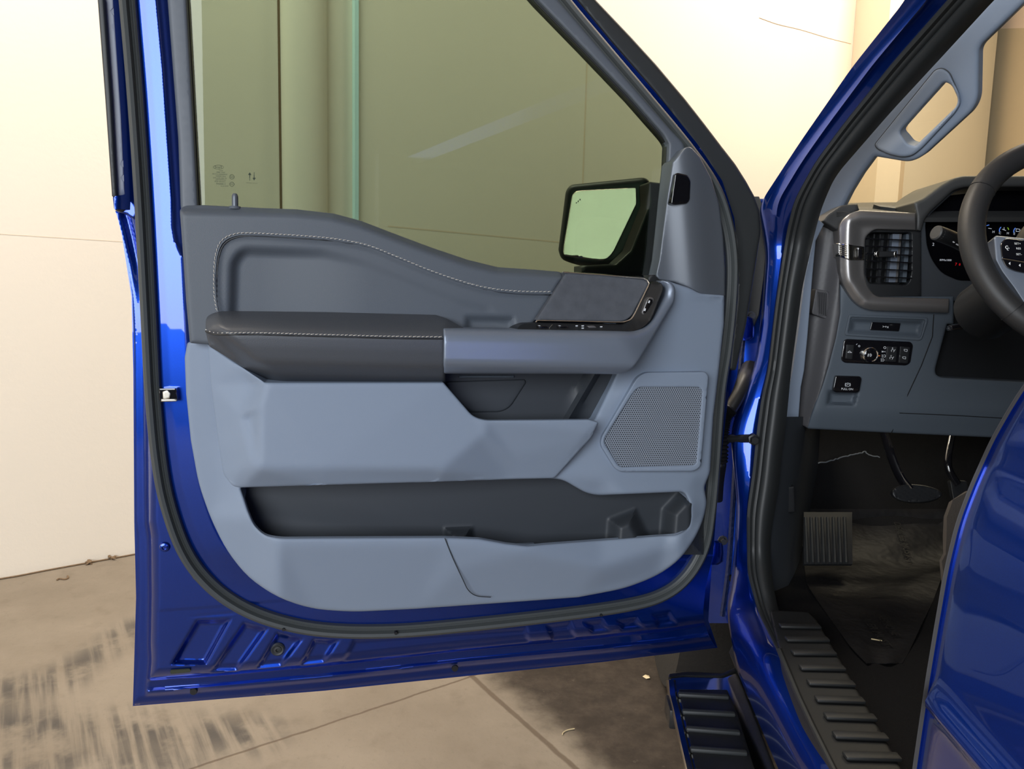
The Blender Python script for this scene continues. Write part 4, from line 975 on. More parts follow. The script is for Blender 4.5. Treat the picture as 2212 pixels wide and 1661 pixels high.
panel('end_cap', [(1443, 1455, 6), (1480, 1450, 10), (1560, 1454), (1590, 1440, 6), (1594, 1448), (1560, 1461), (1480, 1459), (1444, 1464)], RB, 0.002, M['black'], rboard, back=-0.06, step=6, rnd=0.003)
for f in (-0.02, -0.9):
    finish('bracket', box_mesh(K(0.05, f - .15, 0.405), KX * 0.12, KY * 0.03, (0, 0, 0.02), 0.005), M['black'], rboard)
loft('chrome_edge', [[RB.P(x, y, h) for x, y, h in ((xa, y, -.035), (xa - 2, y, -.005), (xa + 3, y, .006), (xa + 11, y, .006), (xa + 15, y, .000))] for y, xa in ((1470, 1443), (1500, 1446), (1540, 1456), (1600, 1469), (1661, 1483), (1710, 1495))], M['chrome'], rboard, thick=0.002)
# inner rocker below the sill, dark
loft('rocker', [[K(l, f, z) for f in (-0.02, -0.4, -1.0, -1.6, -2.3)] for l, z in ((0.10, 0.50), (0.085, 0.46), (0.11, 0.40), (0.18, 0.36))], M['sillblack'], TR, thick=0.003)

# rear door front edge, nearest the camera
re_ = smooth1(np.interp(np.linspace(780, 1760, 80), [780, 830, 880, 950, 1050, 1130, 1230, 1350, 1470, 1580, 1661, 1760], [2252, 2212, 2180, 2140, 2095, 2065, 2041, 2020, 2000, 1984, 1972, 1960]), 2)
rows = []
for y, x in zip(np.linspace(780, 1760, 80), re_):
    dep = np.interp(y, [780, 1000, 1661], [0.55, 0.60, 0.62]); p = PD(x, y, dep); q = PD(x + 13, y, dep - 0.002)
    crease = 0.010 * math.exp(-((y - 1492) / 22) ** 2)
    t_in = KX * 0.05 + KY * 0.0
    bow = lambda s: q - KY * s - KX * (0.004 * min(1, s / 0.02) + crease * min(1, s / .02) + 0.012 * math.sin(min(s, .5) / .5 * math.pi / 2))
    rows.append([p + t_in, p, (p + q) / 2 - KX * 0.002, q] + [bow(s) for s in (.003, .006, .012, .02, .04, .08, .14, .22, .32, .42, .6, .9)])
rd = loft('rear_door', rows, M['blue'], TR, thick=0.002, label='blue rear door skin at the near right', ang=60)
loft('door_edge_trim', [[np.array(r[0]) - KY * .0006, np.array(r[1]) - KX * .001 - KY * .0008, np.array(r[2]) - KX * .0014 - KY * .0006, np.array(r[3]) - KX * .0012] for r in rows], M['edge'], rd, thick=0.001, label='grey front edge of the rear door', flip=False)

finish('passenger_dash', box_mesh(K(1.38, 0.32, 1.06), KX * 0.46, KY * 0.24, (0, 0, 0.13), 0.04, 3), M['dashtop'], TR)
loft('bed_side', [[K(l, f, z) for f in (-1.75, -2.35, -4.0)] for l, z in ((0.09, 1.12), (0.03, 1.04), (0.02, 0.8), (0.06, 0.6), (0.10, 0.5))], M['blue'], TR, thick=0.01)
loft('tailgate', [[K(l, -4.0, z) for l in (0.1, 1.85)] for z in (0.55, 1.12)], M['blue'], TR, thick=0.04)
loft('bed_floor', [[K(l, f, 0.75) for f in (-2.35, -4.0)] for l in (0.1, 1.85)], M['black'], TR, thick=0.02)
# ------------------------------------------------------------------ cab floor, kick panel, pedals, seat
TOE = Frame(K(0.5, 0.30, 0.62), KX, (np.array(K(0.5, 0.62, 0.95)) - np.array(K(0.5, 0.30, 0.62))))
rows = [[K(l, f, z) for l in (0.10, 0.5, 1.0, 1.85)] for f, z in ((-2.25, 0.575), (-1.0, 0.575), (-0.2, 0.575), (0.22, 0.58), (0.36, 0.63), (0.58, 0.84), (0.66, 1.05), (0.66, 1.25))]
cfl = loft('cab_floor', rows, M['carpet'], TR, thick=0.01, label='black carpet of the driver footwell')
loft('kick_panel', [[PD(x, y, d) for x, d in ((xa - 14, 1.55), ((xa + xb) / 2, 1.60), (xb, 1.75), (xb + 30, 2.0))] for y, xa, xb in ((900, 1692, 1740), (1000, 1684, 1734), (1100, 1672, 1726), (1200, 1664, 1722), (1290, 1668, 1735), (1345, 1682, 1760))], M['charcoal'], TR, thick=0.004)
kp = Frame(PD(1698, 1080, 1.60), KX, KZ)
panel('kick_access_cover', [(1684, 1056, 3), (1716, 1050, 3), (1718, 1106, 3), (1682, 1110, 3)], kp, 0.004, M['black'], TR, back=-0.03, step=8, rnd=0.002)
fe = spl([(1722, 1009), (1738, 1006), (1756, 1001), (1775, 1000), (1800, 994), (1822, 988), (1845, 982), (1860, 980), (1868, 976), (1876, 983), (1900, 988)], 5)
me = sweep_mesh(np.array([floor_pt(x, y + random.uniform(-1.2, 1.2), 0.008) for x, y in fe]), circ(0.003, 6)); fixn(me)
finish('foam_edge', me, mat('pale_foam', (0.10, 0.115, 0.14), 0.8), cfl, label='pale torn edge of the carpet backing')
PED = Frame(PD(1977, 1066, 1.72), KX, (0, 0.45, 0.9))
ped = panel('brake_pedal', [(1977 + 54 * math.cos(t) + 4 * math.cos(2 * t), 1066 + 20 * math.sin(t)) for t in np.linspace(0, 2 * math.pi, 33)[:-1]], PED, 0.0, M['black'], TR, back=-0.012, step=5, rnd=0.003, fn=lambda px, py: 0.0006 * np.sin((px - 0.35 * py) * 0.9))
tube('pedal_arm', spl([PD(1908, 930, 1.80), PD(1925, 985, 1.77), PD(1944, 1030, 1.75), PD(1965, 1058, 1.735)], 5), 0.008, M['gloss'], ped, ry=0.014, m=10)
acc = panel('accelerator_pedal', [(2052, 1036, 6), (2090, 1038, 6), (2100, 1100, 6), (2062, 1104, 6)], Frame(PD(2075, 1070, 1.78), KX, (0, 0.5, 0.87)), 0.0, M['black'], TR, back=-0.012, step=8, rnd=0.003)
tube('pedal_arm', spl([PD(2056, 940, 1.82), PD(2048, 985, 1.80), PD(2050, 1015, 1.79), PD(2068, 1045, 1.785)], 5), 0.009, M['gloss'], acc, m=10)
def footrest_rows():
    return [[PD(x, y, 1.62 + 0.10 * t) for x in (1734, 1760, 1800, 1838)] for y, t in ((1222, 0), (1190, .2), (1150, .6), (1112, 1.0))]
frs = loft('footrest', footrest_rows(), M['sillblack'], TR, thick=0.01)
for x in np.linspace(1742, 1826, 8):
    tube('footrest_rib', np.array([PD(x + 2, 1216, 1.605), PD(x, 1165, 1.65), PD(x - 2, 1118, 1.70)]), 0.0035, M['rubber'], frs, m=6)
seat = finish('driver_seat', join([box_mesh(K(0.62, -0.72, 0.80), KX * 0.24, KY * 0.26, (0, 0.0, 0.10), 0.05, 3), box_mesh(K(0.62, -1.05, 1.15), KX * 0.23, KY * 0.07, (0, 0, 0.34), 0.05, 3)]), M['tan'], TR, label='dark seat edge behind the rear door edge')
loft('seat_bolster', [[PD(x, y, d) for x, d in ((xa, 0.98), (xa + 7, 0.94), (xa + 40, 0.94), (xa + 70, 1.0))] for y, xa in ((1075, 2096), (1095, 2066), (1120, 2057), (1160, 2055), (1200, 2056), (1215, 2048), (1260, 2052), (1340, 2040), (1420, 2030), (1500, 2020))], M['tan'], seat, thick=0.01)

# ------------------------------------------------------------------ dashboard
dsh_o = [(1813, 560), (1813, 612), (1900, 640), (2060, 640), (2060, 700), (2046, 700), (2020, 797, 6), (2021, 809, 8), (2032, 815, 6), (2260, 827), (2260, 950), (2141, 945), (1924, 935), (1742, 926, 6), (1760, 872), (1775, 832), (1788, 790), (1803, 730), (1813, 676)]
cub = quad_sd([(1832, 680), (2004, 687), (1992, 735), (1825, 725)])
cub2 = quad_sd([(1836, 685), (2000, 691), (1989, 730), (1831, 722)])
brk = quad_sd([(1788, 842), (1856, 842), (1847, 877), (1784, 876)])
def dash_h(px, py):
    h = -0.014 * sm(-1, 13, cub2(px, py))
    h = h - 0.016 * sm(-1, 10, brk(px, py))
    h = h - 0.030 * (1 - sm(1735, 1830, px + (py - 640) * 0.22))
    return h - 0.02 * sm(880, 960, py)
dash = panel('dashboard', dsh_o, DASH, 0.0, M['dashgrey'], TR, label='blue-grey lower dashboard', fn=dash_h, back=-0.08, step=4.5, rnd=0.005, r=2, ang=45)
# end of the dash beside the pillar, with its defroster vent
end_o = [(1775, 484), (1808, 498, 4), (1813, 560), (1815, 676), (1806, 730), (1790, 790), (1777, 832), (1745, 924), (1724, 915), (1729, 836), (1735, 800), (1742, 730), (1753, 594), (1761, 518)]
panel('dash_end_panel', end_o, DASH, -0.028, M['sidegrey'], dash, back=-0.10, step=9, rnd=0.004, fn=lambda px, py: 0.03 * sm(1770, 1812, px + (py - 640) * 0.16) - 0.03 * (1 - sm(1735, 1775, px + (py - 600) * 0.13)))
ve = [(1762, 624, 3), (1788, 629, 4), (1791, 634), (1790, 684, 3), (1784, 689, 3), (1754, 678, 3), (1754, 672)]
panel('end_vent', ve, DASH, -0.012, M['sidegrey'], dash, back=-0.04, step=6, rnd=0.002)
panel('end_vent_hole', [(1766, 630), (1786, 634), (1786, 683), (1768, 676)], DASH, -0.0105, M['black'], dash, back=-0.03, step=6, rnd=0)
for x in (1768.5, 1772.5, 1776.5, 1780.5, 1784.5):
    finish('vent_slat', sweep_mesh(np.array([DASH.P(x - 1.2, 631, -0.010), DASH.P(x + 1, 682, -0.010)]), circ(0.0011, 5), up=DASH.n), M['sidegrey'], dash)
# pale strip running down from the pillar trim
panel('pillar_lower_trim', [(1762, 470), (1780, 484), (1762, 520), (1755, 594), (1744, 730), (1737, 800), (1730, 836), (1724, 917), (1697, 916), (1704, 840), (1712, 800), (1726, 703), (1739, 594), (1757, 513)], DASH, 0.020, M['trim'], TR, back=-0.10, step=6, rnd=0.002)
# soft top
rows = []
for k, d in ((0, 1.60), (.25, 1.63), (.6, 1.78), (1.0, 2.02)):
    r = []
    for xf, yf, xb, yb in ((1808, 458, 1818, 441), (1820, 457, 1836, 438.5), (1852, 462, 1866, 437.5), (1920, 470, 1930, 437), (1990, 470, 1976, 436), (2060, 470, 2040, 430), (2300, 470, 2260, 425)):
        t = k ** 0.8; r.append(PD(xf * (1 - t) + xb * t, yf * (1 - t) + yb * t, d))
    rows.append(r)
loft('dash_top', rows, M['dashtop'], dash, thick=0.01, ang=50)
panel('speaker_slot', [(1885, 441, 4), (1950, 446, 4), (1968, 454, 3), (1900, 446, 4)], Frame(PD(1925, 447, 1.70), KX, (KZ * .35 + KY * .9)), 0.004, M['black'], dash, back=-0.01, step=8, rnd=0.001)
panel('dash_corner', [(1775, 478, 4), (1786, 463, 6), (1814, 444, 6), (1852, 440), (1856, 454), (1838, 462), (1817, 482), (1811, 500)], DASH, 0.004, M['dashtop'], dash, back=-0.10, step=7, rnd=0.006)
# silver surround
sv_o = [(1858, 454, 6), (1978, 460, 2), (1978, 497, 1), (1888, 495, 10), (1869, 512, 8), (1866, 592, 14), (1874, 620, 14), (1888, 637, 14), (1900, 641), (2051, 645), (2049, 676), (1885, 671, 16), (1862, 665, 12), (1842, 651, 12), (1821, 619, 12), (1813, 592, 10), (1811, 492, 8), (1818, 474, 10), (1838, 459, 10)]
def sv_h(px, py):
    P = np.stack([px, py], 1)
    ridge = np.array([(1978, 473), (1880, 468), (1846, 474), (1836, 490), (1836, 590), (1846, 616), (1868, 645), (1892, 654), (2051, 664)])
    d = seg_dist(P, spl(ridge, 5), closed=False)
    return 0.012 * (1 - sm(0, 26, d)) + 0.004
panel('silver_surround', sv_o, DASH, 0.006, M['silver'], dash, label='satin silver vent surround', fn=sv_h, back=-0.05, step=5, rnd=0.003, r=3, ang=50)
panel('chrome_accent', [(1811, 525), (1836, 528), (1867, 533), (1867, 562), (1836, 562), (1811, 554)], DASH, 0.0, M['chrome'], dash, label='bright chrome accent with fine grooves', fn=lambda px, py: sv_h(px, py) + 0.009, back=-0.03, step=4, rnd=0.001)
for i in range(6):
    y = 530 + i * 4.2
    finish('accent_groove', sweep_mesh(np.array([DASH.P(1812, y - .6, .0165), DASH.P(1831, y + 1.6, .0285)]), circ(0.0012, 5), up=DASH.n), M['black'], dash)
panel('accent_band', [(1853, 535), (1862, 535.5), (1862, 559), (1853, 559)], DASH, 0.024, M['gloss'], dash, back=0.0, step=5, rnd=0.001)
# vent
vh = [(1870, 510, 6), (1884, 502, 6), (1965, 502, 3), (1969, 505, 3), (1969, 585), (1966, 606, 6), (1958, 616, 6), (1878, 612, 6), (1871, 596, 6)]
vent = panel('air_vent', [(1866, 508, 8), (1886, 493, 8), (1990, 496), (1990, 640), (1900, 643, 10), (1884, 636, 14), (1872, 618, 12), (1864, 592)], DASH, -0.002, M['black'], TR, label='black air vent left of the wheel', back=-0.08, holes=[vh], step=6, rnd=0.002)
panel('vent_cavity', [(1862, 495), (1975, 495), (1975, 622), (1862, 622)], DASH, -0.045, M['black'], vent, back=-0.05, step=14, rnd=0)
for a, b in ((516, 519.4), (531.8, 535.7), (548, 552), (563, 568), (580.6, 584.8), (597.5, 600.8)):
    q0, q1 = DASH.P(1869, a, -0.006), DASH.P(1968, b, -0.006)
    finish('vent_slat', box_mesh((q0 + q1) / 2, (q1 - q0) / 2, DASH.n * 0.007, DASH.v * 0.0013, 0.0006, 1), M['gloss'], vent)
for x, w, m in ((1880, .0016, 'black'), (1893, .0016, 'black'), (1911, .0016, 'black'), (1927, .0075, 'handle'), (1936, .0030, 'silver'), (1953, .0045, 'dashgrey')):
    q0, q1 = DASH.P(x + 5, 506, -0.026), DASH.P(x - 4, 610, -0.026)
    finish('vent_vane', box_mesh((q0 + q1) / 2, DASH.u * w, DASH.n * 0.010, (q1 - q0) / 2, 0.0005, 1), M[m], vent)
panel('vent_tab', [(1893, 545, 3), (1898, 542, 2), (1934, 543, 3), (1936, 549, 3), (1933, 555, 3), (1900, 556, 3)], DASH, 0.004, M['black'], vent, back=-0.004, step=4, rnd=0.002)
for a, b in ((1892, 1900), (1931, 1937)):
    panel('tab_cap', [(a, 546, 2), (a + 3, 542, 2), (b, 542), (b, 556), (a + 3, 556, 2), (a, 552, 2)], DASH, 0.0055, M['chrome'], vent, back=-0.003, step=3, rnd=0.0012)
# switches below
panel('cubby_frame', [(1834, 679, 5), (2004, 686, 6), (2005, 694, 4), (1992, 733, 5), (1986, 736, 3), (1826, 725, 4), (1825, 718)], DASH, 0.003, M['dashgrey'], dash, back=-0.01, holes=[[(1838, 685, 4), (1999, 691, 5), (1989, 729, 5), (1832, 720, 4)]], step=5, rnd=0.002)
panel('bin_release', [(1883, 695, 2), (1946, 698, 2), (1942, 716, 2), (1879, 713, 2)], DASH, -0.010, M['gloss'], dash, back=-0.03, step=8, rnd=0.0015)
finish('bin_icon', text_mesh('>+x', DASH.P(1913, 706, -0.0094), DASH.u, DASH.v, 0.006), M['white'], dash, smooth=False)
lsw = panel('light_switch_panel', [(1828, 732, 5), (1967, 738, 6), (1973, 745, 6), (1967, 784, 8), (1958, 790, 6), (1824, 784, 6), (1816, 777, 5), (1822, 736, 5)], DASH, 0.003, M['gloss'], TR, label='black lighting switch panel', back=-0.02, step=7, rnd=0.003)
lathe('headlight_knob', [(0, .009), (.0135, .009), (.015, .0080), (.0155, .0)], DASH.P(1878, 766, 0.003), DASH.n, M['gloss'], lsw, m=36)
lathe('knob_ring', [(.0140, .0092), (.0155, .0102), (.0172, .0088), (.0180, .003), (.0185, .0)], DASH.P(1877, 766, 0.003), DASH.n, M['chrome'], lsw, m=40, label='bright ring round the knob')
panel('bed_light_button', [(1829, 744, 2), (1845, 745, 2), (1841, 776, 2), (1826, 775, 2)], DASH, 0.0045, M['black'], lsw, back=0, step=6, rnd=0.001)
panel('dimmer_panel', [(1917, 748, 2), (1938, 749, 2), (1936, 782, 3), (1912, 781, 2)], DASH, 0.0045, M['black'], lsw, back=0, step=6, rnd=0.001)
panel('trailer_panel', [(1945, 748, 2), (1966, 750, 2), (1961, 785, 3), (1941, 784, 2)], DASH, 0.0045, M['black'], lsw, back=0, step=6, rnd=0.001)
ic = []
def icon_ring(F, x, y, r, h, w=0.0005, a0=0, a1=2 * math.pi):
    cl = abs(a1 - a0) > 6.2; t = np.linspace(a0, a1, 17); t = t[:-1] if cl else t
    return sweep_mesh(np.array([F.P(x + r * math.cos(k), y - r * math.sin(k), h) for k in t]), circ(w, 4), up=F.n, closed=cl)
def icon_bar(F, x0, y0, x1, y1, h, w=0.0005): return sweep_mesh(np.array([F.P(x0, y0, h), F.P(x1, y1, h)]), circ(w, 4), up=F.n)
B = icon_bar
H1 = 0.0052
ic += [icon_ring(DASH, 1911.5, 751, 2.4, .0036)]
ic += [icon_ring(DASH, 1907.5, 759.5, 1.2, .0036), icon_ring(DASH, 1912.5, 759.5, 1.2, .0036, a0=1.6, a1=4.7), B(DASH, 1904.5, 758, 1906, 759, .0036), B(DASH, 1904.5, 761, 1906, 760, .0036)]
ic += [icon_ring(DASH, 1910, 769, 2.8, .0036, a0=-1.6, a1=1.6), B(DASH, 1904.5, 766.5, 1908.5, 767, .0036), B(DASH, 1904.5, 769, 1908.5, 769.3, .0036), B(DASH, 1904.5, 771.5, 1908.5, 771.8, .0036)]
ic += [icon_ring(DASH, 1907, 777.5, 2.8, .0036, a0=-1.6, a1=1.6), B(DASH, 1902.5, 775, 1906.5, 775.4, .0036), B(DASH, 1902.5, 777.5, 1906.5, 777.8, .0036), B(DASH, 1902.5, 780, 1906.5, 780.2, .0036)]
ic += [icon_ring(DASH, 1880, 767, 2.8, .0126, a0=-1.6, a1=1.6), B(DASH, 1880, 764, 1880, 770, .0126), B(DASH, 1877.5, 764, 1876.5, 770, .0126), B(DASH, 1875.5, 764, 1874.5, 770, .0126)]
ic += [icon_ring(DASH, 1856, 747.5, 1.8, .0036), icon_ring(DASH, 1853, 746, 3.4, .0036, a0=1.8, a1=2.9)]
ic += [B(DASH, 1831, 761.5, 1840, 761.8, H1), B(DASH, 1831, 761.5, 1833, 759.5, H1), B(DASH, 1833, 759.5, 1835.5, 758, H1), B(DASH, 1835.5, 758, 1837.5, 760, H1), B(DASH, 1837.5, 760, 1840, 761.8, H1)]
for y in (757.5, 773.5):
    o_ = -(y - 757.5) * 0.2
    ic += [icon_ring(DASH, 1928 + o_, y, 2.6, H1, a0=0, a1=4), B(DASH, 1930 + o_, y + 3, 1934 + o_, y - 3, H1), B(DASH, 1926.5 + o_, y - 5.5, 1929.5 + o_, y - 5.5, H1)]
    ic += [B(DASH, 1953 + o_, y - 3, 1960 + o_, y - 2.6, H1), B(DASH, 1960 + o_, y - 2.6, 1959.5 + o_, y + 2, H1), B(DASH, 1953 + o_, y - 3, 1953.5 + o_, y + .5, H1), B(DASH, 1953.5 + o_, y + .5, 1959.5 + o_, y + 2, H1)]
ic.append(B(DASH, 1928, 750.5, 1928, 753.5, H1))
finish('switch_icons', join(ic), M['white'], lsw, smooth=False)
finish('indicator_lamp', box_mesh(DASH.P(1899, 768.5, 0.0036), DASH.u * 0.0018, DASH.v * 0.0007, DASH.n * 0.0004), M['lit_orange'], lsw)
pbk = panel('parking_brake_switch', [(1804, 811, 4), (1858, 812.5, 4), (1862, 818, 4), (1857, 846, 6), (1850, 849, 4), (1803, 848, 6), (1798, 841, 3)], DASH, 0.010, M['gloss'], TR, label='black parking brake switch', back=-0.02, step=6, rnd=0.004)
finish('brake_lettering', join([text_mesh('PULL ON', DASH.P(1830, 840.5, 0.0103), DASH.u, DASH.v, 0.0046), text_mesh('P', DASH.P(1831.5, 831, 0.0103), DASH.u, DASH.v, 0.0042), icon_ring(DASH, 1831.5, 831, 4.0, 0.0104, 0.0004), icon_ring(DASH, 1831.5, 831, 5.8, 0.0104, 0.0004, 0.7, -0.7 + 0), icon_ring(DASH, 1831.5, 831, 5.8, 0.0104, 0.0005, 2.4, 3.9)]), M['white'], pbk, smooth=False)
for pts_ in ([(2017, 679), (2014, 727), (1990, 790), (1962, 850), (1926, 934)], [(1943, 892), (2060, 897), (2180, 904)]):
    finish('panel_seam', sweep_mesh(np.array([DASH.P(x, y, 0.0003 - 0.02 * sm(880, 960, y)) for x, y in pts_]), circ(0.0011, 5), up=DASH.n), M['black'], dash)

# binnacle, instrument display and column
bn = panel('instrument_binnacle', [(1972, 438, 3), (1992, 429), (2030, 401, 10), (2058, 385, 10), (2080, 380, 6), (2300, 380), (2300, 404), (2086, 404, 10), (2060, 411, 8), (2011, 456, 6), (1997, 474, 8), (1990, 500, 4), (1978, 498), (1978, 466)], DASH, 0.012, M['dashtop'], TR, label='black instrument binnacle hood', back=-0.16, step=8, rnd=0.008, r=2)
panel('binnacle_face', [(1976, 490), (2000, 440), (2060, 398), (2300, 392), (2300, 660), (2060, 650), (1966, 640), (1966, 625)], DASH, -0.012, M['charcoal'], bn, back=-0.05, step=16, rnd=0.002,
      holes=[[(1998, 480, 12), (2012, 460, 6), (2062, 414, 10), (2090, 406), (2290, 406), (2290, 612), (2070, 606, 10), (2034, 590, 14), (2012, 560, 14), (2002, 530, 10)]])
scr = panel('instrument_display', [(1985, 430), (2280, 395), (2280, 630), (1985, 630)], DASH, -0.05, M['screen'], TR, label='dark instrument display with lit symbols', back=-0.06, step=30, rnd=0)
finish('lit_digits', join([text_mesh('2', DASH.P(2016, 528, -0.0485), DASH.u, DASH.v, 0.0065), text_mesh('RPMx1000', DASH.P(2042.5, 562, -0.0485), DASH.u, DASH.v, 0.0042)]
                        + [text_mesh(t, DASH.P(x, y, -0.0485), DASH.u, DASH.v, 0.005) for t, x, y in (('C', 2160, 503.5), ('H', 2177, 504), ('E', 2191, 505), ('F', 2207, 506), ('H', 2146, 501))]
                        + [B(DASH, 2169, 491, 2169, 497, -.0485), B(DASH, 2165, 495, 2173, 498, -.0485), B(DASH, 2195, 494, 2203, 495, -.0485), B(DASH, 2195, 494, 2195, 500, -.0485), B(DASH, 2203, 495, 2203, 500, -.0485), B(DASH, 2195, 500, 2203, 500, -.0485), B(DASH, 2135, 493, 2142, 494, -.0485)]), M['lit_white'], scr, smooth=False)
finish('lit_red_digits', join([text_mesh('7', DASH.P(2065, 571, -0.0485), DASH.u, DASH.v, 0.0062), text_mesh('8', DASH.P(2073, 571.5, -0.0485), DASH.u, DASH.v, 0.005)]), M['lit_red'], scr, smooth=False)
finish('lit_gauge_arcs', join([icon_ring(DASH, 2169, 498, 10, -.0485, .0008, 2.3, 3.4), icon_ring(DASH, 2200, 500, 10, -.0485, .0008, 2.3, 3.4), icon_ring(DASH, 2137, 497, 11, -.0485, .0007, 1.6, 2.1)]), M['lit_blue'], scr, smooth=False)
finish('lit_gauge_mark', icon_ring(DASH, 2169, 498, 10, -.0485, .0007, 0.15, 0.7), M['lit_green'], scr, smooth=False)
panel('knee_recess', [(2010, 640), (2280, 640), (2280, 840), (2010, 830)], DASH, -0.05, M['black'], dash, back=-0.06, step=30, rnd=0)
finish('tilt_lever', box_mesh(PD(2088, 702, 1.50), KX * 0.035 + KZ * 0.008, KY * 0.012, KZ * 0.006, 0.004), M['gloss'], dash)
SWC = PD(2349, 527, 1.12); tl = math.radians(23); SWA = -KY * math.cos(tl) + KZ * math.sin(tl)
SWU = KX; SWV = np.cross(SWA, SWU); SWV = SWV / np.linalg.norm(SWV)
if SWV[2] < 0: SWV = -SWV
ang_ = np.linspace(0, 2 * math.pi, 97)[:-1]
wheel_path = np.array([SWC + SWU * 0.172 * math.cos(t) + SWV * 0.172 * math.sin(t) for t in ang_])
me = sweep_mesh(wheel_path, [(a * 1.0, b * 0.9) for a, b in circ(0.0195, 14)], up=SWA, closed=True); fixn(me)
M['rim'] = mat('black_leather', (0.022, 0.022, 0.023), 0.48, bump=(900, 0.3, 0.0003), spec=0.4)
sw = finish('steering_wheel', me, M['rim'], TR, label='black leather steering wheel rim')
def seam_ring(th):
    c = SWC + SWU * 0.172 * math.cos(th) + SWV * 0.172 * math.sin(th); rd_ = SWU * math.cos(th) + SWV * math.sin(th)
    return sweep_mesh(np.array([c + rd_ * 0.0196 * math.cos(k) + SWA * 0.0177 * math.sin(k) for k in np.linspace(0, 2 * math.pi, 25)[:-1]]), circ(0.0006, 4), closed=True)
for th in (math.radians(148), math.radians(222)): finish('rim_seam', seam_ring(th), M['black'], sw)
SWF = Frame(SWC + SWA * 0.0, SWU, SWV)
panel('spoke', [(2146, 514, 4), (2151, 509, 3), (2212, 515), (2330, 520), (2330, 690), (2228, 680), (2190, 622, 8), (2163, 586, 8), (2150, 561)], SWF, 0.012, M['handle'], sw, label='grey spoke bezel', back=-0.02, step=8, rnd=0.004)
bp_ = panel('button_pad', [(2160, 526, 6), (2172, 514, 6), (2212, 519), (2250, 523), (2250, 600), (2212, 590), (2192, 586, 8), (2172, 577, 8), (2164, 560)], SWF, 0.016, M['gloss'], sw, back=0, step=6, rnd=0.003)
finish('pad_chrome_line', sweep_mesh(np.array([SWF.P(2165, 557, .017), SWF.P(2212, 565, .017), SWF.P(2250, 571, .017)]), circ(0.0016, 6), up=SWF.n), M['chrome'], sw)
finish('pad_lettering', join([text_mesh(t, SWF.P(x, y, 0.0163), SWU, SWV, 0.0032) for t, x, y in (('SET+', 2198, 526.5), ('RES', 2200, 537), ('SET-', 2201, 549.5))] + [icon_ring(SWF, 2175, 534, 2.8, .0164, .0005, .5, 5), icon_ring(SWF, 2178, 538, 2.4, .0164, .0005, .5, 5)] + [pydata([SWF.P(x - 2.5, y, .0166), SWF.P(x + 1.5, y - 3.5, .0166), SWF.P(x + 1.5, y + 3.5, .0166)], [(0, 2, 1)]) for x, y in ((2181, 569), (2203, 573))]), M['white'], sw, smooth=False)
lathe('hub', [(0, .035), (.05, .032), (.075, .02), (.085, 0), (.08, -.05), (.055, -.14), (.055, -.28)], SWC, SWA, M['black'], sw, m=40)
stk = np.array([PD(2023, 503, 1.235), PD(2040, 509, 1.24), PD(2062, 518, 1.25), PD(2090, 532, 1.27), PD(2150, 560, 1.30), PD(2230, 590, 1.33)])
me = sweep_mesh(stk, circ(0.0128, 20), up=(0, 0, 1)); fixn(me)
st_ = finish('indicator_stalk', me, M['black'], TR, label='black stalk beside the steering wheel')
dv = (stk[0] - stk[1]); dv = dv / np.linalg.norm(dv)
lathe('stalk_cap', [(0, .003), (.0105, .0028), (.0125, .001), (.0128, -.006)], stk[0], dv, M['dashtop'], st_, m=24)
fdir = np.array([0, -1.0, 0])
finish('stalk_print', join([box_mesh(PD(x, y, dd_), (s_, 0, -s_ * .5), (0.0006, 0, .0008), (0, .0003, 0)) for x, y, dd_, s_ in ((2051, 502.5, 1.232, .0018), (2066, 513, 1.238, .0012), (2066, 518, 1.238, .0009), (2060, 523, 1.235, .0016), (2068, 528.5, 1.24, .0022), (2077, 523, 1.25, .002))]), M['white'], st_)

# ------------------------------------------------------------------ loose things
M['film'] = mat('dark_plastic_film', (0.009, 0.009, 0.0105), 0.5, bump=(28, 0.35, 0.010), spec=0.25)
rows = []
for y in np.linspace(1434, 1100, 26):
    xl = np.interp(y, [1100, 1130, 1262, 1290, 1360, 1400, 1434], [1730, 1728, 1742, 1760, 1809, 1838, 1872]); xr = np.interp(y, [1100, 1245, 1303, 1431, 1434], [2050, 2035, 2014, 1952, 1949])
    rows.append([floor_pt(xl * (1 - t) + xr * t, y, 0.012 + 0.003 * math.sin(9 * t + y * .05)) for t in np.linspace(0, 1, 16)])
film = loft('floor_film', rows, M['film'], None, thick=0.0015, ang=60)
tag(film, 'dark crinkled plastic protective film lying on the driver footwell carpet', 'protective film')
M['filmprint'] = mat('film_print', (0.004, 0.004, 0.004), 0.6)
def film_text(t, x, y, dx, dy, hgt):
    c = floor_pt(x, y, 0.021); e = floor_pt(x + dx, y + dy, 0.021); u = e - c; a = floor_pt(x + dy * .5, y - dx * .5, 0.021) - c
    u /= np.linalg.norm(u); v = a - u * (a @ u); v /= np.linalg.norm(v); return text_mesh(t, c, u, v, hgt)
finish('film_lettering', join([film_text('DEALER MUST', 1812, 1172, 3, 24, .018), film_text('PROTECTIVE COVER', 1792, 1182, 3, 24, .018), film_text('REMOVE', 1800, 1118, -24, 1, .018),
                               film_text('DEALER MUST', 1886, 1356, 16, 20, .016), film_text('REMOVE', 1918, 1350, 16, 20, .016), film_text('REMOVE PROTECTIVE', 1900, 1284, 24, 1, .014), film_text('DEALER MUST', 1950, 1165, 8, 22, .016)]), M['filmprint'], film, smooth=False)
s = finish('straw_piece', sweep_mesh(spl([floor_pt(1882, 1380, .020), floor_pt(1893, 1382, .021), floor_pt(1905, 1384, .020)], 4), circ(.0011, 6)), M['straw'], None)
tag(s, 'short pale straw lying on the plastic film in the footwell', 'straw')
def fl(x, y, z=0.003): return FLOOR.P(x, y, z)
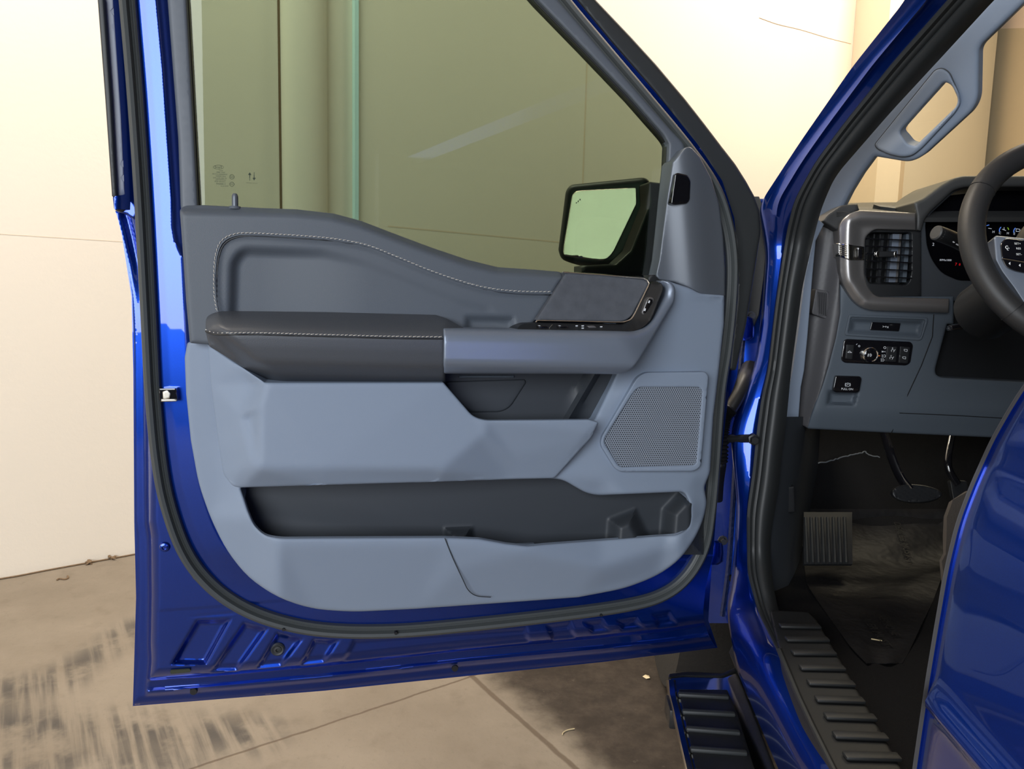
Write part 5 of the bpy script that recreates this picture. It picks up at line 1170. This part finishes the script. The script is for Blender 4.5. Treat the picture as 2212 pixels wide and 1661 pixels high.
s = finish('grass_straw', sweep_mesh(spl([fl(1215, 1587), fl(1217, 1582), fl(1226, 1577), fl(1241, 1574)], 5), circ(.0017, 6)), M['straw'], None)
tag(s, 'thin curved dry grass straw on the stained concrete below the door', 'straw')
lf = [fl(x, y, z) for x, y, z in ((1388, 1461, .002), (1394, 1457, .006), (1402, 1459, .003), (1404, 1464, .006), (1396, 1466, .002))]
me = pydata(lf + [np.mean(lf, 0) + [0, 0, .004]], [(0, 1, 5), (1, 2, 5), (2, 3, 5), (3, 4, 5), (4, 0, 5)])
bm = bmesh.new(); bm.from_mesh(me); bmesh.ops.recalc_face_normals(bm, faces=bm.faces); bmesh.ops.solidify(bm, geom=list(bm.faces), thickness=.001); bm.to_mesh(me); bm.free()
tag(finish('dry_leaf', me, M['leafm'], None), 'small pale yellow dry leaf on the floor left of the running board', 'leaf')
s = finish('curled_twig', sweep_mesh(spl([fl(123, 1253), fl(128, 1250), fl(140, 1251), fl(147, 1248), fl(146, 1244)], 5), circ(.0035, 6)), M['debris'], None)
tag(s, 'small curled brown twig on the floor near the cream wall', 'twig')
for (x, y, w, lab, cat, nm) in ((191, 1213, 5, 'orange-brown dry leaf scrap at the foot of the cream wall', 'leaf', 'leaf_scrap'), (240, 1203, 7, 'ragged brown clump of debris against the wall foot, beside the blue door', 'debris', 'debris_clump')):
    ms = []
    for k in range(6):
        c = fl(x + random.uniform(-w, w), y + random.uniform(0, 3), 0.008); a = random.uniform(0, 3)
        ms.append(box_mesh(c, (0.012 * math.cos(a), .012 * math.sin(a), random.uniform(-.004, .008)), (-.005 * math.sin(a), .005 * math.cos(a), 0), (0, 0, .0018), 0.001, 1))
    tag(finish(nm, join(ms), M['debris'], None), lab, cat)
pts = [fl(x, y, .004) for x, y in ((-40, 1257), (0, 1249.5), (40, 1243), (90, 1233), (150, 1222), (200, 1213), (250, 1204), (298, 1195), (340, 1187))]
structure(finish('trim_9', sweep_mesh(np.array(pts) + WALL.n * 0.004, circ(.0032, 6)), M['debris'], None))
